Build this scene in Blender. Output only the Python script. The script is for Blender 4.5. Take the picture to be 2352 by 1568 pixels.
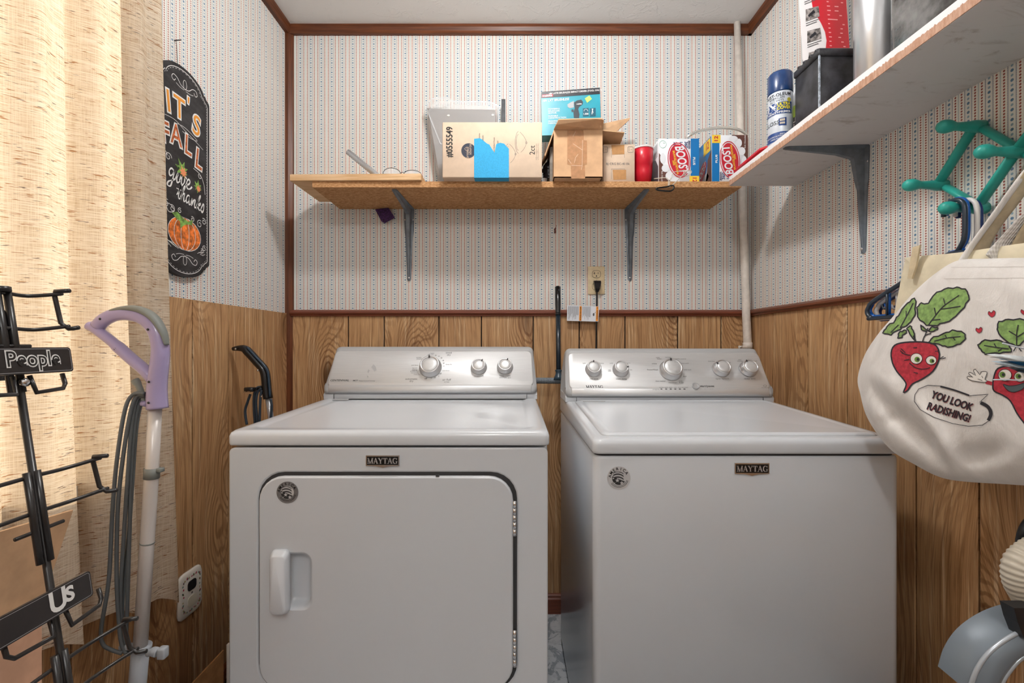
import bpy, bmesh, math, random
from mathutils import Vector, Matrix
random.seed(7)
for _o in list(bpy.data.objects): bpy.data.objects.remove(_o)
SC = bpy.context.scene
COL = SC.collection
# ------------------------------------------------------------------ camera
F = 1050.0            # focal length in pixels of the 2352 px wide frame
HX, HY, CZ = 1176.0, 793.0, 1.105
cd = bpy.data.cameras.new('camera'); cam = bpy.data.objects.new('camera', cd); COL.objects.link(cam)
cd.sensor_width = 36.0; cd.lens = F / 2352 * 36.0; cd.shift_y = (HY - 784) / 2352
cd.clip_start = 0.02
cam.location = (0, 0, CZ); cam.rotation_euler = (math.pi / 2, 0, 0)
SC.camera = cam
# ------------------------------------------------------------------ world, sun, exposure
w = bpy.data.worlds.new('daylight'); SC.world = w; w.use_nodes = True
w.node_tree.nodes['Background'].inputs[0].default_value = (1.0, 0.97, 0.93, 1)
w.node_tree.nodes['Background'].inputs[1].default_value = 1.75
sd = bpy.data.lights.new('sun', 'SUN'); so = bpy.data.objects.new('sun', sd); COL.objects.link(so)
sd.energy = 3.4; sd.angle = 0.02; sd.color = (1.0, 0.86, 0.66)
so.rotation_euler = Vector((0.86, 0.30, -0.42)).to_track_quat('-Z', 'Y').to_euler()
SC.view_settings.view_transform = 'Standard'; SC.view_settings.look = 'None'
SC.view_settings.gamma = 1.0; SC.view_settings.use_curve_mapping = False
SC.view_settings.exposure = 0.0
LAMP_W, FILL_W = 185.0, 82.0        # emission of the ceiling bulb and of the added fill bulb
# ------------------------------------------------------------------ helpers
def P(x, y, d):
    "point at distance d (along +Y) seen at photo pixel x, y"
    return Vector(((x - HX) / F * d, d, CZ - (y - HY) / F * d))
def PX(x, y, X):
    "point on a plane X = const seen at pixel x, y"
    return P(x, y, X * F / (x - HX))
def lin(c):
    c /= 255.0
    return c / 12.92 if c <= 0.04045 else ((c + 0.055) / 1.055) ** 2.4
def rgb(r, g, b): return (lin(r), lin(g), lin(b), 1)

class E:
    "node expression"
    def __init__(s, nt, k): s.nt, s.k = nt, k
    def m(s, op, b=None, c=None):
        n = s.nt.nodes.new('ShaderNodeMath'); n.operation = op
        for i, v in enumerate((s, b, c)):
            if v is None: continue
            if isinstance(v, E): s.nt.links.new(v.k, n.inputs[i])
            else: n.inputs[i].default_value = v
        return E(s.nt, n.outputs[0])
    def __add__(s, o): return s.m('ADD', o)
    def __sub__(s, o): return s.m('SUBTRACT', o)
    def __mul__(s, o): return s.m('MULTIPLY', o)
    def __truediv__(s, o): return s.m('DIVIDE', o)
    def fract(s): return s.m('FRACT')
    def abs(s): return s.m('ABSOLUTE')
    def lt(s, o): return s.m('LESS_THAN', o)
    def gt(s, o): return s.m('GREATER_THAN', o)
    def mn(s, o): return s.m('MINIMUM', o)
    def mx(s, o): return s.m('MAXIMUM', o)
    def sin(s): return s.m('SINE')
    def step(s, a, b):
        n = s.nt.nodes.new('ShaderNodeMapRange'); n.interpolation_type = 'SMOOTHSTEP'
        s.nt.links.new(s.k, n.inputs[0]); n.inputs[1].default_value = a; n.inputs[2].default_value = b
        return E(s.nt, n.outputs[0])

class M:
    "material builder"
    def __init__(s, name, col=(180, 180, 180), rough=0.5, metal=0.0, spec=0.5, **kw):
        s.mat = bpy.data.materials.new(name); s.mat.use_nodes = True; s.nt = s.mat.node_tree
        s.b = s.nt.nodes['Principled BSDF']
        s.set('Base Color', rgb(*col)); s.set('Roughness', rough); s.set('Metallic', metal); s.set('Specular IOR Level', spec)
        s.mat.diffuse_color = rgb(*col)
        for k, v in kw.items(): s.set(k.replace('_', ' '), v)
    def set(s, k, v):
        if isinstance(v, E): s.nt.links.new(v.k, s.b.inputs[k])
        else: s.b.inputs[k].default_value = v
    def xyz(s, kind='Object'):
        tc = s.nt.nodes.new('ShaderNodeTexCoord'); sp = s.nt.nodes.new('ShaderNodeSeparateXYZ')
        s.nt.links.new(tc.outputs[kind], sp.inputs[0])
        return [E(s.nt, sp.outputs[i]) for i in range(3)]
    def rand(s):
        n = s.nt.nodes.new('ShaderNodeObjectInfo'); return E(s.nt, n.outputs['Random'])
    def comb(s, x, y, z):
        n = s.nt.nodes.new('ShaderNodeCombineXYZ')
        for i, v in enumerate((x, y, z)):
            if isinstance(v, E): s.nt.links.new(v.k, n.inputs[i])
            else: n.inputs[i].default_value = v
        return n.outputs[0]
    def noise(s, vec, scale=1, detail=3, rough=0.55, dist=0.0):
        n = s.nt.nodes.new('ShaderNodeTexNoise'); s.nt.links.new(vec, n.inputs['Vector'])
        n.inputs['Scale'].default_value = scale; n.inputs['Detail'].default_value = detail
        n.inputs['Roughness'].default_value = rough; n.inputs['Distortion'].default_value = dist
        return E(s.nt, n.outputs[0])
    def voro(s, vec, scale=1, feature='F1'):
        n = s.nt.nodes.new('ShaderNodeTexVoronoi'); n.feature = feature; s.nt.links.new(vec, n.inputs['Vector'])
        n.inputs['Scale'].default_value = scale
        return E(s.nt, n.outputs['Distance'])
    def mix(s, fac, a, b):
        n = s.nt.nodes.new('ShaderNodeMix'); n.data_type = 'RGBA'
        for v, i in ((fac, 0), (a, 6), (b, 7)):
            if isinstance(v, E): s.nt.links.new(v.k, n.inputs[i])
            else: n.inputs[i].default_value = v if i == 0 else (rgb(*v) if max(v) > 1.0 or len(v) == 3 else v)
        return E(s.nt, n.outputs[2])
    def bump(s, h, strength=0.2, dist=0.002):
        n = s.nt.nodes.new('ShaderNodeBump'); n.inputs['Strength'].default_value = strength; n.inputs['Distance'].default_value = dist
        s.nt.links.new(h.k, n.inputs['Height']); s.nt.links.new(n.outputs[0], s.b.inputs['Normal'])
    def out(s, sh):
        s.nt.links.new(sh, s.nt.nodes['Material Output'].inputs[0])

MATS = {}
def flat(name, col, rough=0.5, metal=0.0, spec=0.4, var=0.0, bump=0.0, scale=60, **kw):
    "plain material with a little procedural variation"
    if name in MATS: return MATS[name]
    m = M(name, col, rough, metal, spec, **kw)
    if var or bump:
        x, y, z = m.xyz(); v = m.comb(x, y, z)
        n = m.noise(v, scale, 4, 0.6)
        if var:
            dk = tuple(c * (1 - var) for c in col); lt = tuple(min(255, c * (1 + var * 0.6)) for c in col)
            m.set('Base Color', m.mix(n.step(0.3, 0.7), tuple(max(c, 1.01) for c in dk), lt))
        if bump: m.bump(n, bump, 0.003)
    MATS[name] = m.mat
    return m.mat

class MB:
    "mesh builder"
    def __init__(s): s.v = []; s.f = []; s.s = []; s.mi = []; s.cur = 0
    def add(s, vs, fs, smooth=False):
        o = len(s.v); s.v += [tuple(p) for p in vs]
        for f in fs: s.f.append([i + o for i in f]); s.s.append(smooth); s.mi.append(s.cur)
        return s
    def box(s, x0, x1, y0, y1, z0, z1):
        return s.add([(x, y, z) for z in (z0, z1) for y in (y0, y1) for x in (x0, x1)],
                     [(0, 2, 3, 1), (4, 5, 7, 6), (0, 1, 5, 4), (2, 6, 7, 3), (0, 4, 6, 2), (1, 3, 7, 5)])
    def bm(s, bm, smooth=False, mat=None):
        bm.verts.index_update()
        s.add([(mat @ v.co) if mat else v.co for v in bm.verts], [[v.index for v in f.verts] for f in bm.faces], smooth); bm.free(); return s
    def rbox(s, x0, x1, y0, y1, z0, z1, r=0.005, seg=2, mat=None, smooth=True):
        b = bmesh.new(); bmesh.ops.create_cube(b, size=1.0)
        for v in b.verts: v.co = Vector(((x0 + x1) / 2 + v.co.x * (x1 - x0), (y0 + y1) / 2 + v.co.y * (y1 - y0), (z0 + z1) / 2 + v.co.z * (z1 - z0)))
        bmesh.ops.bevel(b, geom=b.edges[:], offset=r, segments=seg, profile=0.5, affect='EDGES')
        return s.bm(b, smooth, mat)
    def loft(s, loops, cap0=False, cap1=False, smooth=True, closed=True):
        n = len(loops[0]); vs = [p for l in loops for p in l]; fs = []
        for i in range(len(loops) - 1):
            for j in range(n if closed else n - 1):
                k = (j + 1) % n
                fs.append((i * n + j, i * n + k, (i + 1) * n + k, (i + 1) * n + j))
        if cap0: fs.append(tuple(range(n - 1, -1, -1)))
        if cap1: fs.append(tuple((len(loops) - 1) * n + j for j in range(n)))
        return s.add(vs, fs, smooth)
    def tube(s, pts, r, n=8, closed=False, caps=True, sq=None, up=None):
        pts = [Vector(p) for p in pts]; N = len(pts)
        rs = r if isinstance(r, (list, tuple)) else [r] * N
        loops = []; prev = None
        for i, p in enumerate(pts):
            a = pts[i - 1] if (i or closed) else p; b = pts[(i + 1) % N] if (i < N - 1 or closed) else p
            t = (b - a).normalized()
            if up is not None: nx = t.cross(Vector(up)); nx = nx if nx.length > 1e-5 else t.orthogonal()
            elif prev is None: nx = t.orthogonal()
            else: nx = prev - t * prev.dot(t)
            nx.normalize(); prev = nx; ny = t.cross(nx)
            sx, sy = sq or (1, 1)
            loops.append([p + nx * (math.cos(k * 2 * math.pi / n) * rs[i] * sx) + ny * (math.sin(k * 2 * math.pi / n) * rs[i] * sy) for k in range(n)])
        if closed: loops.append(loops[0]); caps = False
        return s.loft(loops, caps, caps, True)
    def lathe(s, prof, n=24, mat=Matrix(), smooth=True, cap0=True, cap1=True):
        loops = [[mat @ Vector((r * math.cos(k * 2 * math.pi / n), r * math.sin(k * 2 * math.pi / n), z)) for k in range(n)] for r, z in prof]
        return s.loft(loops, cap0, cap1, smooth)
    def prism(s, poly, h0, h1, fn, smooth=False):
        "poly (a, b) extruded from height h0 to h1 through fn(a, b, h)"
        n = len(poly)
        vs = [fn(a, b, h0) for a, b in poly] + [fn(a, b, h1) for a, b in poly]
        fs = [tuple(range(n - 1, -1, -1)), tuple(range(n, 2 * n))] + [(i, (i + 1) % n, n + (i + 1) % n, n + i) for i in range(n)]
        return s.add(vs, fs, smooth)
    def ribbon(s, pts, wd, fn, closed=False, h=0.0):
        "flat line of width wd drawn on a surface"
        q = []
        for p in pts:
            v = Vector(p)
            if not q or (v - q[-1]).length > 1e-6: q.append(v)
        N = len(q)
        if N < 2: return s
        L = []; R = []
        for i, p in enumerate(q):
            a = q[i - 1] if (i or closed) else p; b = q[(i + 1) % N] if (i < N - 1 or closed) else p
            t = (b - a); t = t.normalized() if t.length > 1e-9 else Vector((1, 0)); nn = Vector((-t.y, t.x))
            ww = wd[i] if isinstance(wd, (list, tuple)) else wd
            L.append(fn(*(p + nn * ww / 2), h)); R.append(fn(*(p - nn * ww / 2), h))
        fs = [(i, (i + 1) % N, N + (i + 1) % N, N + i) for i in range(N if closed else N - 1)]
        return s.add(L + R, fs)
    def fill(s, pts, fn, h=0.0, maxe=None):
        b = bmesh.new(); vs = [b.verts.new((a, c, 0)) for a, c in pts]
        f = b.faces.new(vs); bmesh.ops.triangulate(b, faces=[f])
        if maxe:
            for _ in range(4):
                es = [e for e in b.edges if e.calc_length() > maxe]
                if not es: break
                bmesh.ops.subdivide_edges(b, edges=es, cuts=1); bmesh.ops.triangulate(b, faces=b.faces[:])
        b.verts.index_update()
        s.add([fn(v.co.x, v.co.y, h) for v in b.verts], [[v.index for v in f.verts] for f in b.faces]); b.free(); return s
    def text(s, st, size, fn, ox=0, oy=0, h=0.0, align='CENTER', bold=0.0, shear=0.0, xs=1.0, rot=0.0, warp=None):
        cu = bpy.data.curves.new('t', 'FONT'); cu.body = st; cu.size = size; cu.align_x = align; cu.align_y = 'CENTER'
        cu.offset = bold * size; cu.shear = shear; cu.resolution_u = 4 if len(st) < 9 else 2; cu.fill_mode = 'FRONT'
        o = bpy.data.objects.new('t', cu); me = bpy.data.meshes.new_from_object(o)
        c, sn = math.cos(rot), math.sin(rot)
        vs = []
        for v in me.vertices:
            a, b = v.co.x * xs, v.co.y
            if warp: a, b = warp(a, b)
            vs.append(fn(ox + a * c - b * sn, oy + a * sn + b * c, h))
        s.add(vs, [tuple(p.vertices) for p in me.polygons])
        bpy.data.meshes.remove(me); bpy.data.objects.remove(o); bpy.data.curves.remove(cu)
        return s
    def serif(s, st, size, fn, ox=0, oy=0, h=0.0, xs=1.0):
        "heavy serif capitals from strokes"
        G = {'M': (1.12, [(.15,0,.15,1,.09),(.13,1,.55,0,.21),(.55,0,.93,1,.08),(.95,0,.95,1,.21)], [(.15,0),(.95,0),(.12,1),(.98,1)]),
             'A': (.95, [(.12,0,.46,1,.09),(.44,1,.8,0,.21),(.25,.33,.66,.33,.08)], [(.12,0),(.8,0)]),
             'Y': (.9, [(.12,1,.47,.45,.21),(.8,1,.47,.45,.09),(.46,0,.46,.5,.2)], [(.12,1),(.8,1),(.46,0)]),
             'T': (.88, [(.44,0,.44,1,.21),(.05,.955,.83,.955,.09),(.08,.7,.06,1,.07),(.8,.7,.82,1,.07)], [(.44,0)]),
             'G': (1.0, [(.82,.72,.66,.93,.09),(.66,.93,.42,.96,.09),(.42,.96,.2,.8,.17),(.2,.84,.13,.5,.2),(.13,.5,.2,.16,.2),(.2,.2,.44,.03,.17),(.44,.04,.7,.06,.09),(.7,.05,.8,.2,.1),(.8,.03,.8,.42,.19),(.85,.7,.85,.98,.07)], [(.8,.42)])}
        tw = sum(G[c][0] for c in st) * size * xs; x = ox - tw / 2; y = oy - size / 2
        for c in st:
            wd, ks, sf = G[c]
            for a, b, a2, b2, t in ks:
                p = Vector((x + a * size * xs, y + b * size)); q = Vector((x + a2 * size * xs, y + b2 * size))
                s.ribbon([p, q], t * size, fn, h=h)
            for a, b in sf:
                yy = y + (b * 0.94 + .03) * size
                s.ribbon([(x + (a - .19) * size * xs, yy), (x + (a + .19) * size * xs, yy)], .065 * size, fn, h=h)
            x += wd * size * xs
        return s
    def mesh(s, name, mats):
        me = bpy.data.meshes.new(name); me.from_pydata(s.v, [], s.f)
        me.polygons.foreach_set('use_smooth', s.s)
        for m in (mats if isinstance(mats, (list, tuple)) else [mats]): me.materials.append(m)
        if any(s.mi): me.polygons.foreach_set('material_index', s.mi)
        me.update(); return me

def fixn(o):
    b = bmesh.new(); b.from_mesh(o.data); bmesh.ops.recalc_face_normals(b, faces=b.faces[:]); b.to_mesh(o.data); b.free()
def obj(name, mb, mats, parent=None, label=None, cat=None, group=None, kind=None, rec=True):
    o = bpy.data.objects.new(name, mb.mesh(name, mats)); COL.objects.link(o)
    if rec: fixn(o)
    if parent is not None:
        o.parent = parent
        o.matrix_parent_inverse = Matrix.Translation(-Vector(parent.get('_l', (0, 0, 0)))) if parent.type == 'EMPTY' else Matrix()
    if label: o['label'] = label
    if cat: o['category'] = cat
    if group: o['group'] = group
    if kind: o['kind'] = kind
    return o
def thing(name, label, cat, loc, group=None):
    o = bpy.data.objects.new(name, None); COL.objects.link(o); o.location = loc; o.empty_display_size = 0.05
    o['label'] = label; o['category'] = cat; o['_l'] = list(loc)
    if group: o['group'] = group
    return o
def sub(o, levels=1):
    m = o.modifiers.new('smooth', 'SUBSURF'); m.levels = levels; m.render_levels = levels; return o
def rr(x0, x1, z0, z1, r, n=6):
    "rounded rectangle loop"
    out = []
    for cx, cz, a0 in ((x1 - r, z1 - r, 0), (x0 + r, z1 - r, 90), (x0 + r, z0 + r, 180), (x1 - r, z0 + r, 270)):
        for k in range(n + 1):
            a = math.radians(a0 + 90 * k / n); out.append((cx + r * math.cos(a), cz + r * math.sin(a)))
    return out
def arc(cx, cy, rx, ry, a0, a1, n=16):
    return [(cx + rx * math.cos(math.radians(a0 + (a1 - a0) * k / n)), cy + ry * math.sin(math.radians(a0 + (a1 - a0) * k / n))) for k in range(n + 1)]
def ell(cx, cy, rx, ry, n=20, rot=0.0):
    c, s_ = math.cos(rot), math.sin(rot)
    return [(cx + rx * math.cos(t) * c - ry * math.sin(t) * s_, cy + rx * math.cos(t) * s_ + ry * math.sin(t) * c) for t in [2 * math.pi * k / n for k in range(n)]]
def spl(pts, n=6, closed=False):
    "Catmull-Rom through points of any dimension"
    q = [Vector(p) for p in pts]; N = len(q); out = []
    for i in range(N if closed else N - 1):
        if closed: a, b, c, d = q[i - 1], q[i], q[(i + 1) % N], q[(i + 2) % N]
        else: a, b, c, d = q[max(i - 1, 0)], q[i], q[i + 1], q[min(i + 2, N - 1)]
        for k in range(n):
            t = k / n
            out.append(((b * 2) + (c - a) * t + (a * 2 - b * 5 + c * 4 - d) * t * t + (b * 3 - a - c * 3 + d) * t ** 3) * 0.5)
    if not closed: out.append(q[-1])
    return out
def plane(o, u, v):
    o, u, v = Vector(o), Vector(u).normalized(), Vector(v).normalized(); n = u.cross(v).normalized()
    return lambda a, b, h=0.0: o + u * a + v * b + n * h
def rotz(c, deg): return Matrix.Translation(c) @ Matrix.Rotation(math.radians(deg), 4, 'Z') @ Matrix.Translation(-Vector(c))
# ------------------------------------------------------------------ surface materials
def wallpaper(name, axis):
    m = M(name, (214, 206, 194), 0.75, spec=0.2)
    x, y, z = m.xyz(); u = x if axis == 'x' else y
    PER = 0.0436
    t = ((u + 5.0) / PER).fract()                       # blue column centred on t = .5
    db = (t - 0.5).abs() * PER                          # distance from the blue column
    q = (z / 0.0196).fract()
    big = (q - 0.25).abs() * 0.0196; sml = (q - 0.75).abs() * 0.0196
    d1 = (db * db + big * big).m('SQRT').lt(0.0031); d2 = (db * db + sml * sml).m('SQRT').lt(0.0026)
    speck = m.noise(m.comb(x, y, z), 1500, 1)
    g = (z / 0.0036).fract(); tooth = (g - 0.5).abs() * 0.0022
    dg = (db - 0.0073)
    grey = dg.gt(-0.0006) * dg.lt(tooth + 0.0006)
    dr = (db - 0.0147).abs(); rz = ((z / 0.0062).fract() - 0.5).abs() * 0.0062
    red = (dr + rz * 0.55).lt(0.0023) * rz.lt(0.0021)
    teal = db.gt(PER / 2 - 0.0011)
    pale = db.lt(0.0066)
    bgd = m.mix(m.noise(m.comb(x, y, z), 3, 3).step(0.3, 0.7), (228, 225, 217), (235, 233, 227))
    c = m.mix(pale * 0.5, bgd, (212, 214, 212))
    c = m.mix(teal * 0.75, c, (165, 186, 190))
    c = m.mix(grey * 0.85, c, (118, 130, 148))
    c = m.mix(red * 0.92, c, (148, 58, 44))
    c = m.mix(d2 * 0.75, c, (100, 144, 170))
    c = m.mix(d1 * (speck.step(0.3, 0.5) * 0.4 + 0.55), c, (56, 108, 146))
    m.set('Base Color', c)
    m.bump(m.noise(m.comb(x, y, z), 400, 2), 0.05)
    return m.mat
WP_X, WP_Y = wallpaper('wallpaper_back', 'x'), wallpaper('wallpaper_side', 'y')

def woodgrain(name, axis, light=(232, 206, 168), mid=(200, 160, 116), dark=(112, 74, 44), rough=0.42):
    "printed oak panel: stretched grain bent round knots, shifted for each plank"
    m = M(name, mid, rough, spec=0.35)
    x, y, z = m.xyz(); u = x if axis == 'x' else y
    r = m.rand()
    uu = u + r * 7.3; zz = z + r * 31.7
    kn = m.voro(m.comb(uu * 4.2, zz * 1.7, 0.0), 1.0)                       # distance to knots
    wob = m.noise(m.comb(uu * 6, zz * 1.4, 3.0), 1.0, 4)
    bend = (kn * kn * -9.0).m('EXPONENT')
    near = kn.step(0.5, 0.1)
    ring = uu * 9 + bend * 3.2 + wob * 2.4
    wave = (ring * 20.0).sin() * 0.5 + 0.5
    fine = m.noise(m.comb(uu * 430 + bend * 30, zz * 7, 1.0), 1.0, 3, 0.65)
    mids = m.noise(m.comb(uu * 120 + bend * 14 + wob * 3, zz * 2.2, 5.0), 1.0, 3, 0.6)
    broad = m.noise(m.comb(uu * 9 + bend * 2, zz * 0.9, 9.0), 1.0, 3)
    c = m.mix(broad.step(0.3, 0.7), mid, (184, 142, 100))
    c = m.mix(m.noise(m.comb(uu * 95, zz * 2.4, 33.0), 1.0, 3).step(0.52, 0.72) * 0.7, c, light)
    c = m.mix(mids.step(0.48, 0.66) * 0.6, c, (124, 82, 46))
    c = m.mix(wave.step(0.45, 0.95) * (near * 0.55 + 0.12), c, (112, 70, 38))
    c = m.mix(fine.step(0.5, 0.64) * 0.55, c, dark)
    streak = m.noise(m.comb(uu * 15 + bend, zz * 0.5, 21.0), 1.0, 3).step(0.58, 0.72)
    c = m.mix(streak * 0.42, c, (98, 58, 26))
    core = kn + (fine - 0.5) * 0.06 + (wob - 0.5) * 0.06
    c = m.mix(core.step(0.19, 0.04) * 0.85, c, (66, 36, 16))
    m.set('Base Color', c); m.bump(fine, 0.12, 0.0008)
    return m.mat
WOOD_X, WOOD_Y = woodgrain('oak_panel_back', 'x'), woodgrain('oak_panel_side', 'y')

def brownwood(name, axis, a=(112, 62, 34), b=(78, 40, 20)):
    m = M(name, a, 0.38, spec=0.4)
    x, y, z = m.xyz(); p = [x, y, z]; sc = [130, 130, 130]; sc['xyz'.index(axis)] = 6
    n = m.noise(m.comb(p[0] * sc[0], p[1] * sc[1], p[2] * sc[2]), 1.0, 4, 0.6)
    m.set('Base Color', m.mix(n.step(0.3, 0.75), b, a)); m.bump(n, 0.08, 0.001)
    return m.mat
TRIM_X, TRIM_Y, TRIM_Z = brownwood('trim_x', 'x'), brownwood('trim_y', 'y'), brownwood('trim_z', 'z')
RAIL_X, RAIL_Y = brownwood('rail_x', 'x', (128, 70, 50), (102, 54, 38)), brownwood('rail_y', 'y', (122, 68, 42), (92, 48, 28))

m = M('ceiling_plaster', (222, 222, 222), 0.8, spec=0.2)
x, y, z = m.xyz(); v = m.comb(x, y, z)
n = m.noise(v, 14, 4, 0.65, 1.5); m.bump(n.step(0.55, 0.62) + m.noise(v, 90, 2) * 0.3, 0.25, 0.004); CEIL = m.mat
DARK = flat('groove_dark', (26, 20, 18), 0.9, var=0.3)
m = M('floor_marble_tile', (196, 200, 204), 0.3, spec=0.4)
x, y, z = m.xyz(); r = m.rand(); v = m.comb(x + r * 9, y + r * 5, z)
n = m.noise(v, 9, 6, 0.7, 2.0); c = m.mix(n.step(0.44, 0.5), (150, 156, 164), (206, 209, 212))
m.set('Base Color', m.mix(m.noise(v, 26, 4, 0.7).step(0.52, 0.62) * 0.4, c, (176, 180, 186))); TILE = m.mat

# ------------------------------------------------------------------ room
XL, XR, YB, YF, ZC = -0.934, 0.993, 1.90, -1.7, 2.425
ZR = 1.238                                             # top of the panelling
WIN = (0.42, 1.03, 0.82, 2.12)                         # window opening in the left wall: y0 y1 z0 z1
def wall(name, quads, mats):
    b = MB()
    for mi, q in quads: b.cur = mi; b.add(q, [(0, 1, 2, 3)])
    return obj(name, b, mats, kind='structure', rec=False)
def ywall(X, y0, y1, z0, z1): return [(X, y0, z0), (X, y1, z0), (X, y1, z1), (X, y0, z1)]
wall_back = wall('wall_back', [(0, [(XL, YB, ZR), (XR, YB, ZR), (XR, YB, ZC), (XL, YB, ZC)]), (1, [(XL, YB, 0), (XR, YB, 0), (XR, YB, ZR), (XL, YB, ZR)])], [WP_X, DARK])
y0, y1, z0, z1 = WIN
wall_left = wall('wall_left', [(0, ywall(XL, y1, YB, ZR, ZC)), (1, ywall(XL, y1, YB, 0, ZR)), (0, ywall(XL, YF, y0, ZR, ZC)), (1, ywall(XL, YF, y0, 0, ZR)),
                               (0, ywall(XL, y0, y1, z1, ZC)), (1, ywall(XL, y0, y1, 0, z0))], [WP_Y, DARK])
wall_right = wall('wall_right', [(0, ywall(XR, YF, YB, ZR, ZC)), (1, ywall(XR, YF, YB, 0, ZR))], [WP_Y, DARK])
wall_front = wall('wall_front', [(0, [(XL, YF, 0), (XR, YF, 0), (XR, YF, ZC), (XL, YF, ZC)])], [flat('front_paint', (226, 224, 220), 0.8, var=0.03)])
b = MB(); b.box(XL, XR, YF, YB, ZC, ZC + 0.03); ceiling = obj('ceiling', b, CEIL, kind='structure')
b = MB(); b.box(XL, XR, YF, YB, -0.05, -0.004); floor = obj('floor', b, DARK, kind='structure')
# floor tiles
TS = 0.3225
tm = MB(); tm.rbox(0.0006, TS - 0.0006, 0.0006, TS - 0.0006, -0.004, 0.0, 0.0005, 1, smooth=False); tme = tm.mesh('tile', TILE)
ty = 1.887
while ty > YF - TS:
    tx = -0.9335
    while tx < XR:
        xa, xb, ya, yb = tx, min(tx + TS, XR), max(ty - TS, YF), min(ty, YB)
        o = bpy.data.objects.new('tile', tme); COL.objects.link(o); o.parent = floor; o.location = (tx, ty - TS, 0)
        o.scale = ((xb - xa) / TS, 1, 1)
        tx += TS
    ty -= TS
b = MB(); b.rbox(-0.9335, XR, 1.8875, YB, -0.004, 0, 0.0004, 1, smooth=False); o = obj('tile', b, TILE, floor)
# oak planks, one object each, standing proud of a dark backing
def planks(parent, edges, axis, plane_at, sign, mat, zt=ZR, z0=0.0):
    for a, c in zip(edges[:-1], edges[1:]):
        lo, hi = min(a, c) + 0.0022, max(a, c) - 0.0022
        b = MB(); t0, t1 = sorted((plane_at, plane_at + sign * 0.006))
        top = zt(0.5 * (lo + hi)) if callable(zt) else zt
        if axis == 'x': b.rbox(lo, hi, t0, t1, z0, top, 0.0012, 1, smooth=False)
        else: b.rbox(t0, t1, lo, hi, z0, top, 0.0012, 1, smooth=False)
        obj('plank', b, mat, parent)
bx = lambda p: (p - HX) / F * YB
planks(wall_back, [XL] + [bx(p) for p in (801, 883, 1008.5, 1106, 1224.5, 1330, 1435, 1555.5, 1655)] + [XR], 'x', YB, -1, WOOD_X)
ly = lambda p: XL * F / (p - HX)
planks(wall_left, [YB, ly(603), ly(521), ly(438), 1.13, ly(158), 0.80, 0.62, 0.46, 0.30, 0.1, -0.1, -0.3, -0.5, -0.7, -0.9, -1.1, -1.3, -1.5, YF], 'y', XL, 1, WOOD_Y,
       lambda yy: WIN[2] - 0.03 if WIN[0] - 0.1 < yy < WIN[1] + 0.06 else ZR)
ry = lambda p: XR * F / (p - HX)
planks(wall_right, [YB, ry(1778), ry(1859), ry(1950), ry(2109), ry(2254), 0.78, 0.6, 0.4, 0.2, 0.0, -0.2, -0.4, -0.6, -0.8, -1.0, -1.2, -1.4, YF], 'y', XR, -1, WOOD_Y)

# trims
def moulding(name, pts, prof, mat, up=(0, 0, 1)):
    "straight strip from pts[0] to pts[1]; prof = (out, up) outline; out points into the room"
    a, c = Vector(pts[0]), Vector(pts[1]); t = (c - a).normalized(); upv = Vector(up); out = t.cross(upv).normalized()
    b = MB(); b.loft([[p + out * q[0] + upv * q[1] for q in prof] for p in (a, c)], True, True, False)
    return obj(name, b, mat, kind='structure')
cove = [(0, 0), (0.014, 0), (0.02, 0.008), (0.024, 0.022), (0.024, 0.034), (0, 0.034)]
moulding('trim_1', ((XL, YB, ZC - 0.034), (XR, YB, ZC - 0.034)), cove, TRIM_X)
moulding('trim_2', ((XL, YF, ZC - 0.034), (XL, YB, ZC - 0.034)), cove, TRIM_Y)
moulding('trim_3', ((XR, YB, ZC - 0.034), (XR, YF, ZC - 0.034)), cove, TRIM_Y)
railp = [(0, 0), (0.014, 0), (0.016, 0.006), (0.021, 0.011), (0.021, 0.018), (0.014, 0.022), (0.009, 0.026), (0, 0.026)]
moulding('trim_4', ((XL + 0.02, YB, ZR - 0.012), (XR, YB, ZR - 0.012)), railp, RAIL_X)
moulding('trim_5', ((XR, YB, ZR - 0.012), (XR, YF, ZR - 0.012)), railp, RAIL_Y)
b = MB(); b.loft([[(XL, YB, zz), (XL + 0.028, YB, zz), (XL + 0.026, YB - 0.006, zz), (XL + 0.012, YB - 0.018, zz), (XL, YB - 0.02, zz)] for zz in (0.0, ZC - 0.033)], True, True, False)
obj('trim_6', b, TRIM_Z, kind='structure')
b = MB(); b.box(XR - 0.012, XR, YB - 0.012, YB, 0, ZR - 0.012); obj('trim_7', b, flat('corner_gap', (52, 32, 22), 0.8, var=0.5, scale=90), kind='structure')
base = [(0, 0), (0.014, 0), (0.014, 0.06), (0.010, 0.066), (0.010, 0.072), (0.005, 0.078), (0, 0.08)]
moulding('baseboard_back', ((XL, YB - 0.006, 0), (XR, YB - 0.006, 0)), base, RAIL_X)
moulding('baseboard_left', ((XL + 0.006, YF, 0), (XL + 0.006, YB, 0)), base, RAIL_Y)
moulding('baseboard_right', ((XR - 0.006, YB, 0), (XR - 0.006, YF, 0)), base, RAIL_Y)

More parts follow.
